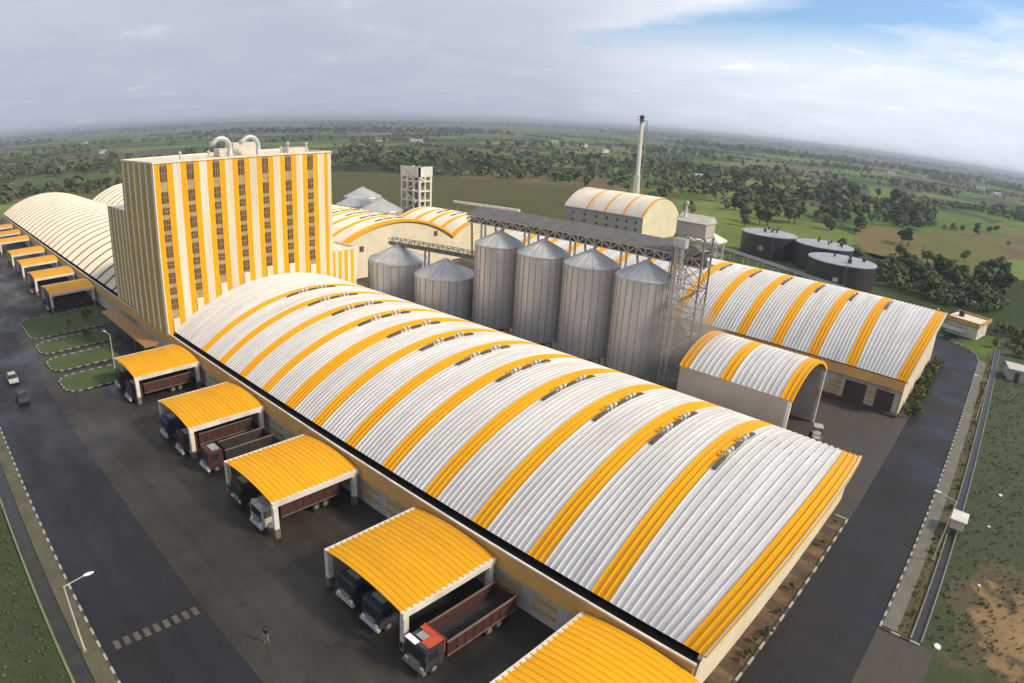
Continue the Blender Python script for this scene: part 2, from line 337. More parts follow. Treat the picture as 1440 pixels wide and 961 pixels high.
# ------------------------------------------------------------------ ground, fields, sky-line land
def ground_material():
    mt, t, p = newmat('farmland'); nn = t.nodes; ll = t.links
    geo = nn.new('ShaderNodeNewGeometry')
    def mp(sx, sy, rot, off=(0, 0, 0)):
        q = nn.new('ShaderNodeMapping'); q.inputs['Scale'].default_value = (sx, sy, 0); q.inputs['Rotation'].default_value = (0, 0, rot)
        q.inputs['Location'].default_value = off
        ll.new(geo.outputs['Position'], q.inputs[0]); return q
    a = mp(1 / 150, 1 / 75, 0.5)
    wob = nn.new('ShaderNodeTexNoise'); wob.inputs['Scale'].default_value = 0.8; wob.inputs['Detail'].default_value = 3; ll.new(a.outputs[0], wob.inputs[0])
    wm = nn.new('ShaderNodeMixRGB'); wm.blend_type = 'ADD'; wm.inputs[0].default_value = 0.5; ll.new(a.outputs[0], wm.inputs[1]); ll.new(wob.outputs[1], wm.inputs[2])
    v = nn.new('ShaderNodeTexVoronoi'); v.distance = 'CHEBYCHEV'; v.inputs['Scale'].default_value = 1; v.inputs['Randomness'].default_value = 0.75
    ll.new(wm.outputs[0], v.inputs[0])
    rp = nn.new('ShaderNodeValToRGB'); rp.color_ramp.interpolation = 'CONSTANT'
    sx = nn.new('ShaderNodeSeparateColor'); ll.new(v.outputs['Color'], sx.inputs[0]); ll.new(sx.outputs[0], rp.inputs[0])
    cols = [(0.085, 0.135, 0.036), (0.135, 0.185, 0.042), (0.055, 0.090, 0.030), (0.150, 0.138, 0.058), (0.092, 0.155, 0.030), (0.064, 0.092, 0.036), (0.150, 0.185, 0.050), (0.155, 0.120, 0.066)]
    e = rp.color_ramp.elements
    while len(e) < len(cols): e.new(0.5)
    for i, c in enumerate(cols): e[i].position = i / len(cols); e[i].color = (*c, 1)
    n = nn.new('ShaderNodeTexNoise'); n.inputs['Scale'].default_value = 0.02; n.inputs['Detail'].default_value = 8; ll.new(geo.outputs['Position'], n.inputs[0])
    mr = nn.new('ShaderNodeMapRange'); mr.inputs[1].default_value = 0.3; mr.inputs[2].default_value = 0.7; mr.inputs[3].default_value = 0.65; mr.inputs[4].default_value = 1.25
    ll.new(n.outputs[0], mr.inputs[0])
    mm = nn.new('ShaderNodeMixRGB'); mm.blend_type = 'MULTIPLY'; mm.inputs[0].default_value = 1; ll.new(rp.outputs[0], mm.inputs[1]); ll.new(mr.outputs[0], mm.inputs[2])
    # scrub and woodland cover
    n2 = nn.new('ShaderNodeTexNoise'); n2.inputs['Scale'].default_value = 0.0032; n2.inputs['Detail'].default_value = 9; n2.inputs['Roughness'].default_value = 0.65
    ll.new(mp(1, 1, 0, (300, 90, 0)).outputs[0], n2.inputs[0])
    r2 = nn.new('ShaderNodeValToRGB'); r2.color_ramp.elements[0].position = 0.52; r2.color_ramp.elements[1].position = 0.60; ll.new(n2.outputs[0], r2.inputs[0])
    m2 = nn.new('ShaderNodeMixRGB'); ll.new(r2.outputs[0], m2.inputs[0]); ll.new(mm.outputs[0], m2.inputs[1]); m2.inputs[2].default_value = (0.030, 0.046, 0.022, 1)
    ll.new(m2.outputs[0], p.inputs['Base Color']); p.inputs['Roughness'].default_value = 1; p.inputs['Specular IOR Level'].default_value = 0.1
    return mt
M['ground'] = ground_material()
GR = 16000
b = MB()
n = 8
b.raw([(-GR + 2 * GR * i / n, -GR + 2 * GR * j / n, -0.05) for j in range(n + 1) for i in range(n + 1)],
      [(j * (n + 1) + i, j * (n + 1) + i + 1, (j + 1) * (n + 1) + i + 1, (j + 1) * (n + 1) + i) for j in range(n) for i in range(n)])
struct(b.build('ground', 'ground'), label='flat patchwork farmland stretching to the horizon', cat='ground')

def fieldmat(name, c, c2, sc=0.03):
    return mat(name, c, 0.95, var=0.12, scale=sc, c2=c2, amt=0.5, spec=0.1)
F_ = {
 'field_olive': ([(261,398),(295,306),(331,229),(328,179),(212,112),(125,112),(125,230),(135,330),(144,380)], (0.100,0.095,0.034), (0.072,0.074,0.028), 'olive grass field behind the arched roofs'),
 'field_brown': ([(364,58),(391,40),(362,21),(253,9),(251,27),(288,43)], (0.19,0.14,0.06), (0.11,0.11,0.04), 'brown and green field behind the black tanks'),
 'field_yellow': ([(389,24),(438,17),(429,-18),(279,-22),(252,-5),(265,9)], (0.15,0.135,0.045), (0.10,0.12,0.038), 'yellow green field beyond the road end'),
 'field_bright': ([(828,146),(874,119),(605,75),(596,99)], (0.13,0.20,0.03), (0.09,0.15,0.03), 'bright green field among hedges'),
 'field_green': ([(596,43),(606,4),(531,-16),(469,-17),(462,28)], (0.11,0.17,0.035), (0.08,0.12,0.03), 'fresh green field beyond the dark grove'),
 'field_meadow': ([(59,635),(113,582),(135,500),(110,450),(39,501)], (0.085,0.125,0.04), (0.065,0.09,0.035), 'green meadow behind the pale arched roof'),
 'field_red': ([(131,971),(206,1008),(327,934),(253,737),(161,779),(118,815)], (0.130,0.085,0.055), (0.10,0.085,0.05), 'reddish ploughed field far beyond the pale roofs'),
 'field_lawn': ([(269,51),(193,15),(172,-4),(160,-28),(206,-60),(300,-40),(250,-10)], (0.038,0.062,0.018), (0.026,0.040,0.014), 'dark green grass beside the gatehouse'),
}
for k, (poly, c, c2, lab) in F_.items():
    M[k] = fieldmat(k, c, c2)
    sheet(k, [poly], k, -0.03, lab, 'field')
# grass round the works, soil patch
sheet('grass_verge', [rect(-400, -28.2, -300, 340), rect(-28.2, 170, -300, -25.6)], 'lawn', -0.02, 'dark green grass outside the perimeter drains', 'grass')
def soilmix():
    mt, t, p = newmat('soil_and_grass'); n_, l_ = t.nodes, t.links
    g = n_.new('ShaderNodeNewGeometry'); mp = n_.new('ShaderNodeMapping'); mp.inputs['Location'].default_value = (-37 / 13, 35 / 9, 0); mp.inputs['Scale'].default_value = (1 / 13, 1 / 9, 0)
    l_.new(g.outputs['Position'], mp.inputs[0]); ln = n_.new('ShaderNodeVectorMath'); ln.operation = 'LENGTH'; l_.new(mp.outputs[0], ln.inputs[0])
    n = n_.new('ShaderNodeTexNoise'); n.inputs['Scale'].default_value = 0.28; n.inputs['Detail'].default_value = 8; n.inputs['Roughness'].default_value = 0.7; l_.new(g.outputs['Position'], n.inputs[0])
    a = n_.new('ShaderNodeMath'); a.operation = 'MULTIPLY_ADD'; a.inputs[1].default_value = -0.42; l_.new(ln.outputs['Value'], a.inputs[0]); l_.new(n.outputs[0], a.inputs[2])
    r_ = n_.new('ShaderNodeValToRGB'); l_.new(a.outputs[0], r_.inputs[0]); e = r_.color_ramp.elements
    e[0].position = 0.10; e[0].color = (0.036, 0.052, 0.017, 1); e[1].position = 0.17; e[1].color = (0.085, 0.070, 0.032, 1)
    for q, c in ((0.24, (0.060, 0.050, 0.030)), (0.32, (0.20, 0.125, 0.055)), (0.5, (0.26, 0.165, 0.075))): k = e.new(q); k.color = (*c, 1)
    l_.new(r_.outputs[0], p.inputs['Base Color']); p.inputs['Roughness'].default_value = 0.95
    b_ = n_.new('ShaderNodeBump'); b_.inputs['Strength'].default_value = 0.6; b_.inputs['Distance'].default_value = 0.4; l_.new(n.outputs[0], b_.inputs['Height']); l_.new(b_.outputs[0], p.inputs['Normal']); return mt
M['soil'] = soilmix()
sheet('soil_patch', [[(55,-26.5),(60,-32),(60,-60),(15,-60),(15,-27.3),(28,-26.5)]], 'soil', -0.012, 'bare brown soil patch on the grass by the drain', 'soil')

# ------------------------------------------------------------------ site surfaces
sheet('yard', [rect(-15.2, 150, -13.7, 330)], 'yard', 0.0, 'damp dark concrete yard round the warehouses', 'yard')
sheet('apron', [rect(49.5, 84, -13.7, 60)], 'apron', 0.006, 'brown concrete apron between the two striped warehouses', 'apron')
sheet('asphalt_road', [rect(-24.6, -15.2, -60, 330)], 'asphalt', 0.010, 'dark asphalt road along the loading sheds', 'road')
sheet('side_road', [rect(-15.2, 134, -21.5, -13.7), [(134,-21.5),(138,-20.8),(141.5,-18.8),(144,-15),(145.5,-8),(146,20),(136,20),(134,-13.7)]], 'asphaltx', 0.014,
      'dark asphalt road past the warehouse gables', 'road')
b = MB()
for k in range(9):
    x = -23.6 + k * 0.92
    b.box(x, x + 0.5, 22.2, 23.3, 0.0145, 0.019)
M['marking'] = mat('worn_road_paint', (0.11, 0.092, 0.07), 0.8, var=0.3, scale=0.5, c2=(0.035, 0.03, 0.027), amt=0.8)
struct(b.build('speed_table_marking', 'marking'), label='worn pale blocks painted across the asphalt road', cat='road marking')
sheet('entrance_road', [rect(-15.2, 14, -60, -21.5)], 'asphalt', 0.012, 'dark asphalt below the junction of the two roads', 'road')
sheet('concrete_pad', [rect(14, 27.6, -27, -21.5)], 'apron', 0.018, 'brown concrete pad crossing to the soil patch', 'pad')
def kerb(name, pts, label, w=0.22, h=0.14, step=0.75, z0=0.0):
    b = MB(); k = 0
    for (x0, y0), (x1, y1) in zip(pts[:-1], pts[1:]):
        d = Vector((x1 - x0, y1 - y0)); n = max(1, round(d.length / step)); d /= n
        for i in range(n):
            a = Vector((x0, y0)) + d * i; c = a + d * 0.97; u = Vector((-d.y, d.x)).normalized() * w
            P = [(a.x, a.y), (c.x, c.y), (c.x + u.x, c.y + u.y), (a.x + u.x, a.y + u.y)]
            b.prism(P, z0, z0 + h, k % 2); k += 1
    o = b.build(name, ['kerbw', 'kerbb']); return struct(o, label=label, cat='kerb')
kerb('kerb', [(-24.6, -20), (-24.6, 250)], 'black and white kerb along the asphalt road edge', step=0.9)
kerb('kerb', [(27.7, -21.75), (133, -21.75), (138, -20.9), (141.8, -18.9), (144.4, -15)], 'black and white kerb along the gable side road', step=0.9)
kerb('kerb', [(27.7, -25.6), (27.7, -21.75)], 'short kerb closing the end of the pavement strip', step=0.9)
kerb('kerb', [(7.5, -13.62), (44.4, -13.62)], 'kerb round the planting bed below the near gable', step=1.2, z0=0.015)
kerb('kerb', [(44.4, -13.6), (44.4, -12.0)], 'short return of the planting bed kerb', step=1.2, z0=0.015)
b = MB(); b.box(-26.35, -24.83, -40, 250, -0.04, 0.11); struct(b.build('pavement', 'paveold'), label='mossy pavement strip beside the asphalt road', cat='pavement')
b = MB(); b.box(27.95, 134, -23.25, -21.77, -0.04, 0.11); struct(b.build('pavement', 'pave'), label='grey pavement strip beside the side road', cat='pavement')
sheet('planting_strip', [rect(27.95, 146, -24.55, -23.25)], 'verge', 0.02, 'weedy strip between pavement and drain', 'verge')
sheet('drain_channel', [rect(27.7, 150, -25.55, -24.6)], 'drain', -0.005, 'dark wet drain channel beside the verge', 'drain')
sheet('drain_channel', [rect(-27.7, -26.4, -40, 250)], 'drain', -0.006, 'dark wet drain channel beside the mossy pavement', 'drain')
for (x0, x1, y0, y1, lb) in ((27.9, 150, -24.7, -24.55, 'thin concrete drain wall on the verge side'), (27.9, 150, -25.72, -25.57, 'thin concrete drain wall on the grass side'),
                         (-28.0, -27.8, -40, 250, 'thin mossy drain wall beside the far grass')):
    b = MB(); b.box(x0, x1, y0, y1, -0.1, 0.22); tag(b.build('drain_wall', 'drainwall'), lb, 'drain wall')
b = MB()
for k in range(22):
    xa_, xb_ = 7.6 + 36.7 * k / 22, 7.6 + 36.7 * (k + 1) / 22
    b.face([(xa_, -13.4, 0.02), (xb_, -13.4, 0.02), (xb_ + (.3 if k < 21 else 0), -11.5, 0.02), (xa_ + (.3 if k else 0), -11.5, 0.02)], k % 2)  # every second block takes the painted shadow colour
struct(b.build('planting_bed', ['bed', 'bedshade']), label='brown soil planting bed at the foot of the gable', cat='planting bed')

# ------------------------------------------------------------------ vaulted warehouses
def arc(xa, xb, ze, rise, n):
    c = (xa + xb) / 2; h = (xb - xa) / 2; Rr = (h * h + rise * rise) / (2 * rise); a = math.asin(h / Rr)
    return [(c + Rr * math.sin(-a + 2 * a * i / n), ze + rise - Rr + Rr * math.cos(-a + 2 * a * i / n), -a + 2 * a * i / n) for i in range(n + 1)]
def vault_roof(b, xa, xb, ze, rise, y0, y1, colour, pitch=0.61, h=0.13, n=30, visor=0.0, yv=0.0):
    A = arc(xa, xb, ze, rise, n)
    k = 0; y = y0; rows = []
    prof = [(0.0, 0), (0.44, 0), (0.475, h), (0.525, h), (0.565, 0)]
    cnt = int(round((y1 - y0) / pitch)); p = (y1 - y0) / cnt
    for k in range(cnt):
        for o, hh in prof: rows.append((y0 + p * (k + o / 0.61), hh, colour(y0 + p * (k + 0.5))))
    rows.append((y1, 0, 0))
    base = len(b.v); nn = n + 1
    for (yy, hh, c) in rows:
        f = min(1.0, max(0.0, (yv - yy) / (yv - y0 - 1.85))) * visor if visor else 0.0     # the end bay fans out into a visor at the crest
        for (x, z, a) in A: b.v.append((x + math.sin(a) * hh, yy - f * (1 - ((2 * x - xa - xb) / (xb - xa)) ** 2), z + math.cos(a) * hh))
    for r in range(len(rows) - 1):
        for i in range(n):
            a0 = base + r * nn + i
            b.f.append((a0, a0 + 1, a0 + nn + 1, a0 + nn)); b.m.append(rows[r][2])
def gable(b, xa, xb, ze, rise, y, th, z0=0.0, n=30, mi=0):
    A = arc(xa, xb, ze, rise, n)
    poly = [(xa, z0)] + [(x, z) for x, z, a in A] + [(xb, z0)]
    N_ = len(poly)
    P = [(x, y, z) for x, z in poly] + [(x, y + th, z) for x, z in poly]
    b.raw(P, [tuple(range(N_)), tuple(range(N_, 2 * N_))[::-1]] + [(k, N_ + k, N_ + (k + 1) % N_, (k + 1) % N_) for k in range(N_)], mi)
def arch_trim(b, xa, xb, ze, rise, y0, y1, t0=-0.35, t1=0.16, n=30, mi=0, visor=0.0):
    A = arc(xa, xb, ze, rise, n)
    P = []
    for (x, z, a) in A:
        s_, c_ = math.sin(a), math.cos(a)
        for yy in (y0, y1):
            for t in (t0, t1): P.append((x + s_ * t, yy - visor * (1 - ((2 * x - xa - xb) / (xb - xa)) ** 2), z + c_ * t))
    fs = []
    for i in range(n):
        q = i * 4; r = q + 4
        fs += [(q, r, r + 1, q + 1), (q + 2, q + 3, r + 3, r + 2), (q + 1, r + 1, r + 3, q + 3), (q, q + 2, r + 2, r)]
    b.raw(P, fs, mi)
def roof_z(xa, xb, ze, rise, x):
    c = (xa + xb) / 2; h = (xb - xa) / 2; Rr = (h * h + rise * rise) / (2 * rise)
    return ze + rise - Rr + math.sqrt(max(Rr * Rr - (x - c) ** 2, 0)), math.asin((x - c) / Rr)

def ridge_vent(parent, spec, y, xs, pods):
    """dark louvre housings along the crest with turbine pods between them"""
    for (x0, x1) in xs:
        b = MB(); n = 4
        P = []
        for i in range(n + 1):
            xx = x0 + (x1 - x0) * i / n; zz, _ = roof_z(*spec, xx); e = 0.08 if i in (0, n) else 0
            for yy in (y - 0.19, y + 0.19):
                for dz in (0.08, 0.32 - e): P.append((xx, yy, zz + dz))
        fs = []
        for i in range(n):
            q = 4 * i; w_ = q + 4
            fs += [(q, w_, w_ + 1, q + 1), (q + 2, q + 3, w_ + 3, w_ + 2), (q + 1, w_ + 1, w_ + 3, q + 3), (q, q + 2, w_ + 2, w_)]
        fs += [(0, 1, 3, 2), (4 * n, 4 * n + 2, 4 * n + 3, 4 * n + 1)]
        b.raw(P, fs); b.build('ridge_vent', 'ventdark', parent)
    for x in pods:
        z, _ = roof_z(*spec, x); q = MB(); q.smooth = True
        q.lathe(x, y, [(0.14, z), (0.14, z + 0.3), (0.24, z + 0.34), (0.30, z + 0.46), (0.25, z + 0.62), (0.08, z + 0.7)], 12)
        q.build('turbine', 'steellight', parent)

# near striped warehouse
STR = [-2.1 + 6.66 * k for k in range(12)]
S1 = (7.6, 48.8, 5.2, 6.72)
wh = thing('striped_warehouse', 'largest vaulted warehouse with yellow stripes, white ribs and truck sheds along its eave', 'warehouse', (28, 36, 0))
b = MB()
def c1(y):
    if y < -9.8: return 1
    return 1 if any(abs(y - s) < 0.93 for s in STR) else 0
vault_roof(b, *S1, -11.6, 83.55, c1, h=0.125, n=36, visor=2.3, yv=-3.2)
roof = b.build('roof', ['roofwhite', 'roofyellow'], wh)
for k, s in enumerate(STR):
    y = s - 1.35
    ridge_vent(wh, S1, y, ((22.7, 24.9), (26.9, 28.7), (30.6, 32.3)), (25.5, 26.3, 29.3, 30.1))
b = MB(); arch_trim(b, *S1, -11.78, -11.6, -0.5, 0.12, 36, visor=2.3); b.build('gable_fascia', 'gablecream', wh)
b = MB(); gable(b, 7.6, 48.8, 4.9, 6.3, -11.5, 0.3); b.build('gable_wall', 'gablecream', wh)
b = MB(); arch_trim(b, *S1, -11.86, -11.785, -0.06, 0.16, 36, visor=2.3); b.build('edge_trim', 'roofyellow', wh)
b = MB(); b.box(6.62, 7.0, -11.5, 303, 0, 3.25); b.build('side_wall', 'wallwhite', wh)
b = MB(); b.raw([(6.15, -11.5, 3.3), (6.15, 303, 3.3), (6.55, -11.5, 4.95), (6.55, 303, 4.95), (6.8, -11.5, 3.3), (6.8, 303, 3.3), (6.8, -11.5, 4.95), (6.8, 303, 4.95)],
      [(0, 2, 3, 1), (2, 6, 7, 3), (0, 1, 5, 4), (0, 4, 6, 2), (1, 3, 7, 5), (4, 5, 7, 6)]); b.build('fascia', 'fascia', wh)
b = MB(); b.box(6.42, 6.62, -11.6, 303, 4.96, 5.12); b.build('coping', 'white', wh)
b = MB(); b.box(6.64, 7.9, -11.5, 303, 4.42, 4.62); b.build('gutter', 'black', wh)
b = MB(); b.box(48.6, 48.9, -11.2, 83.4, 0, 5.2); b.build('back_wall', 'wallwhite', wh)
k = 0; y = -11.0
while y < 80:
    b = MB()
    for z in (0.95, 2.0): b.box(6.54, 6.62, y, y + 2.5, z, z + 0.42)
    b.build('louvre_bar', 'barochre', wh)
    b = MB(); b.box(6.55, 6.615, y - 0.5, y + 3.0, 2.95, 3.08); b.build('window_slit', 'louvre', wh)
    y += 4.0

# far pale warehouse continuing the same eave
def plain_vault(name, label, spec, y0, y1, group=None, tan=True, vents=True, wide=0.5, off=0.0, walls=True, h=0.12):
    t = thing(name, label, 'warehouse', ((spec[0] + spec[1]) / 2, (y0 + y1) / 2, 0), group)
    b = MB(); per = 6.66
    def cc(y):
        d = (y - off) % per
        return 1 if d < wide else 0
    vault_roof(b, *spec, y0, y1, cc, h=h, n=24)
    return t, b
t, b = plain_vault('pale_warehouse', 'cream vaulted warehouse with thin tan lines behind the striped tower, beside the far truck sheds', (7.35, 49, 5.3, 6.9), 101.7, 303, off=0.4, wide=1.2)
b.build('roof', ['roofcream', 'rooftan'], t)
for yy in (302.6, 116.2):
    b = MB(); gable(b, 7.7, 48.7, 5.2, 6.6, yy, 0.3); b.build('gable_wall', 'gablecream', t)
b = MB(); b.box(48.2, 48.6, 116, 302, 0, 5.3); b.build('back_wall', 'wallwhite', t)
t, b = plain_vault('pale_warehouse', 'second cream vaulted warehouse, parallel to and behind the first one left of the tower', (50, 90.5, 5.5, 7.2), 190, 306, off=0.4, wide=1.2)
b.build('roof', ['roofcream', 'rooftan'], t)
for yy in (305.6, 190.1):
    b = MB(); gable(b, 50.3, 90.2, 5.4, 6.9, yy, 0.3); b.build('gable_wall', 'gablecream', t)
b = MB(); b.box(50.3, 50.6, 190.5, 305, 0, 5.5); b.build('side_wall', 'gablecream', t)

# warehouse with cream gable behind the silos
S4 = (59.2, 101.0, 7.4, 6.5)
t, b = plain_vault('gabled_warehouse', 'vaulted warehouse with a plain cream gable end behind the two squat silos', S4, 110, 176, off=110, wide=1.8)
b.build('roof', ['roofcream', 'roofyellow'], t)
b = MB(); gable(b, 59.5, 100.7, 7.3, 6.3, 110.3, 0.3); b.build('gable_wall', 'gablecream', t)
b = MB(); arch_trim(b, *S4, 109.7, 110.0, -0.45, 0.16, 30); b.build('edge_trim', 'roofyellow', t)
for xx in (59.5, 100.4):
    b = MB(); b.box(xx, xx + .3, 110.7, 175, 0, 7.3); b.build('side_wall', 'wallwhite', t)
for (x, z) in ((67.5, 8.3), (93.3, 9.6), (61, 7.4)):
    b = MB(); b.box(x, x + 1.3, 110.22, 110.29, z - 1.4, z); b.build('gable_window', 'louvre', t)
for k in range(4): ridge_vent(t, S4, 113.5 + 6.66 * k, ((75, 77.6), (78.6, 81.2), (82.2, 84.6)), (78.1, 81.7))
# smaller one to its right
S5 = (101.8, 131.0, 5.8, 5.4)
t, b = plain_vault('small_striped_warehouse', 'partly hidden striped vault to the right of the cream gable, behind the tall silos', S5, 112, 141, off=112, wide=1.6)
b.build('roof', ['roofcream', 'roofyellow'], t)
for yy in (112.3, 140.4):
    b = MB(); gable(b, 102, 130.8, 5.7, 5.2, yy, 0.3); b.build('gable_wall', 'gablecream', t)
for k in range(3): ridge_vent(t, S5, 116 + 6.66 * k, ((112, 114.4), (115.4, 117.8)), (114.9,))

# right striped warehouse
S2 = (82.9, 124.6, 6.1, 7.6)
t = thing('striped_warehouse', 'yellow striped vaulted warehouse on the far side of the apron, with brown shutter doors', 'warehouse', (103.7, 30, 0))
STR2 = [-2.3 + 6.66 * k for k in range(13)]
b = MB(); vault_roof(b, *S2, -11.9, 84, lambda y: 1 if (y < -10.1 or any(abs(y - s) < 0.93 for s in STR2)) else 0, h=0.125, n=30, visor=1.8, yv=-3.4)
b.build('roof', ['roofwhite', 'roofyellow'], t)
b = MB(); arch_trim(b, *S2, -12.08, -11.9, -0.5, 0.12, 30, visor=1.8); b.build('gable_fascia', 'gablecream', t)
b = MB(); gable(b, 83.2, 124.3, 5.9, 7.2, -11.8, 0.3); b.build('gable_wall', 'gablecream', t)
b = MB(); b.box(83.0, 83.3, -11.4, 84, 0, 4.4); b.build('side_wall', 'wallwhite', t)
b = MB(); b.raw([(82.2, -11.8, 4.5), (82.2, 84, 4.5), (82.7, -11.8, 5.9), (82.7, 84, 5.9), (83.2, -11.8, 4.5), (83.2, 84, 4.5), (83.2, -11.8, 5.9), (83.2, 84, 5.9)],
      [(0, 2, 3, 1), (2, 6, 7, 3), (0, 1, 5, 4), (0, 4, 6, 2), (1, 3, 7, 5), (4, 5, 7, 6)]); b.build('fascia', 'fascia', t)
b = MB(); b.box(81.9, 83, -11.8, 60, 0, 0.45); b.build('plinth', 'door', t)
for (ya, yb) in ((-10.6, -7.6), (-5.9, -2.2), (8, 11)):
    b = MB(); b.box(82.86, 82.99, ya, yb, 0.45, 3.6)
    for z in range(8): b.box(82.83, 82.855, ya, yb, 0.6 + z * 0.38, 0.66 + z * 0.38)
    b.build('shutter_door', 'door', t)
for y in (-7.3, -1.6, 1.2, 4.0, 12):
    b = MB()
    for z in (0.9, 1.7, 2.5): b.box(82.9, 82.99, y, y + (1.1 if y in (-7.3,) else 2.2), z, z + 0.45)
    b.build('louvre_bar', 'barochre', t)
for s in STR2[:8]:
    ridge_vent(t, S2, s - 1.35, ((98.5, 101), (102, 104.4)), (101.5,))

# open-ended vault by the silos
S3 = (52.6, 69.6, 8.5, 3.0)
t = thing('open_vault_shed', 'short grey-walled striped vault open at its near end, behind the near warehouse', 'shed', (61, 7, 0))
b = MB(); vault_roof(b, *S3, -1.4, 15.2, lambda y: 1 if (y < 0.35 or abs(y - 7.9) < 0.95 or y > 13.6) else 0, h=0.13, n=20, pitch=0.8)
b.build('roof', ['roofwhite', 'roofyellow'], t)
b = MB(); b.box(52.7, 52.95, -1.2, 15.0, 0, 8.45); b.build('side_wall', 'wallgrey', t)
b = MB(); gable(b, 52.95, 69.3, 8.4, 2.8, 14.8, 0.2); b.build('end_wall', 'wallgrey', t)
b = MB(); b.box(69.1, 69.35, -0.8, 14.7, 0, 8.45); b.build('side_wall', 'wallgrey', t)
for x in (52.75, 69.25):
    b = MB(); b.box(x - 0.22, x + 0.22, -1.45, -1.0, 0, 8.45); b.build('corner_post', 'white', t)
b = MB(); arch_trim(b, *S3, -1.52, -1.4, -0.3, 0.14, 20); b.build('edge_trim', 'roofyellow', t)

# ------------------------------------------------------------------ striped mill tower
tw = thing('mill_tower', 'tall mill building with vertical yellow and cream stripes and columns of small windows', 'tower', (24, 92, 0))
Y0 = 83.7; X0 = 6.5; X1 = 41.4; ZT = 33.9
b = MB(); b.box(X0 + 0.1, X1 - 0.1, Y0 + 0.25, 101.6, 0, ZT - 0.15); b.build('core', 'sidecream', tw)
b = MB()   # front cladding, one strip after another; the material carries the stripe colours
strips = []
x = X0
for k in range(7):
    strips.append((x, x + 1.08, 1)); strips.append((x + 1.08, x + 2.34, 2)); strips.append((x + 2.34, x + 3.42, 1)); strips.append((x + 3.42, x + 4.75, 0))
    x += 4.75
strips.append((x, x + 0.9, 1)); strips.append((x + 0.9, X1, 0))
for xa, xb, c in strips:
    n = max(1, int((xb - xa) / 0.27)); d = (xb - xa) / n
    for i in range(n):
        a = xa + d * i; q = 0.05 if c != 2 else 0.0
        dep = 0.09 if c != 2 else 0.14
        b.raw([(a, Y0 + dep - 0.03, 3), (a + d * .55, Y0 + dep - 0.03, 3), (a + d * .7, Y0 + dep, 3), (a + d, Y0 + dep - 0.03 * (i == n - 1), 3),
               (a, Y0 + dep - 0.03, ZT), (a + d * .55, Y0 + dep - 0.03, ZT), (a + d * .7, Y0 + dep, ZT), (a + d, Y0 + dep - 0.03 * (i == n - 1), ZT)],
              [(0, 1, 5, 4), (1, 2, 6, 5), (2, 3, 7, 6)], 0 if c == 0 else (1 if c == 1 else 2))
b.build('front_cladding', ['wallcream', 'wallyellow', 'infill'], tw)
b = MB()
y = Y0 - 0.02; k = 0
while y < 101.7:
    wd = (1.15, 2.1)[k % 2]; ye = min(y + wd, 101.7)
    b.box(X0 - 0.05 - 0.06 * (k % 2), X0 + 0.1, y, ye, 3, ZT - 0.02 * (k % 2), 0 if k % 2 == 0 else 1); y = ye; k += 1
b.build('side_cladding', ['sidecream', 'sideshade'], tw)
b = MB(); b.box(X0 - 0.15, X1 + 0.1, Y0 - 0.1, Y0 + 0.25, ZT, ZT + 0.3); b.box(X0 - 0.15, X0 + 0.2, Y0 + 0.25, 101.8, ZT, ZT + 0.3)
b.box(X1 - 0.25, X1 + 0.1, Y0 + 0.25, 101.8, ZT, ZT + 0.3); b.box(X0 + 0.2, X1 - 0.25, 101.5, 101.8, ZT, ZT + 0.3); b.build('parapet', 'wallcream', tw)
b = MB(); b.box(X0 + 0.2, X1 - 0.25, Y0 + 0.25, 101.5, ZT - 0.1, ZT - 0.02); b.build('flat_roof', 'wallcream', tw)
rnd = random.Random(3)
def window(parent, xa, xb, za, zb, y):
    b = MB(); b.box(xa, xb, y - 0.05, y + 0.03, za, zb)
    for j in (0.33, 0.66): b.box(xa + (xb - xa) * j - 0.03, xa + (xb - xa) * j + 0.03, y - 0.07, y - 0.052, za, zb, 1)
    b.box(xa, xb, y - 0.068, y - 0.053, (za + zb) / 2 - 0.03, (za + zb) / 2 + 0.03, 1)
    b.build('window', ['louvre', 'infill'], parent)
for k in range(7):
    xa = X0 + 4.75 * k + 1.12; xb = xa + 1.16
    zr = roof_z(*S1, min(max(xa + 0.6, 7.5), 48.9))[0]
    window(tw, xa, xb, 31.0, 33.5, Y0 + 0.05)
    z = 28.6; j = 0
    while z > zr + 2.6:
        window(tw, xa, xb, z - 1.2, z + 0.6, Y0 + 0.05)
        if z - 2.9 > zr + 2.3: window(tw, xa, xb, z - 3.1, z - 2.0, Y0 + 0.05)
        z -= 4.55; j += 1
    b = MB(); b.box(xa - 0.02, xb + 0.02, Y0 - 0.09, Y0 - 0.005, zr - 0.3, zr + 1.9); b.build('hatch', 'wallcream', tw)
# lower block on the left, stair block and right block
b = MB(); b.box(7.2, 24, 101.85, 116, 0, 24.4)
b.build('rear_block', 'sidecream', tw)
b = MB(); y = 101.85; k = 0
while y < 116:
    wd = (1.0, 1.5)[k % 2]; ye = min(y + wd, 116)
    b.box(7.05 - 0.06 * (k % 2), 7.2, y, ye, 3, 24.42 - 0.02 * (k % 2), 0 if k % 2 == 0 else 1); y = ye; k += 1
b.build('rear_block_cladding', ['sidecream', 'sideshade'], tw)
b = MB(); b.box(41.5, 47.6, 84.3, 92, 0, 14.4)
for k in range(4):
    xa = 41.6 + 1.5 * k; b.box(xa, xa + 0.75, 84.24, 84.3, 3, 14.3, 1)
b.build('end_block', ['wallcream', 'wallyellow'], tw)
b = MB()
for (x0, x1, y0, y1) in ((41.5, 47.7, 84.2, 84.45), (47.45, 47.7, 84.45, 92), (41.5, 41.75, 84.45, 92)): b.box(x0, x1, y0, y1, 14.42, 14.85)
b.build('end_parapet', 'wallcream', tw)
b = MB(); b.box(41.5, 45.6, 92.2, 97, 0, 25.0); b.build('stair_block', 'wallcream', tw)
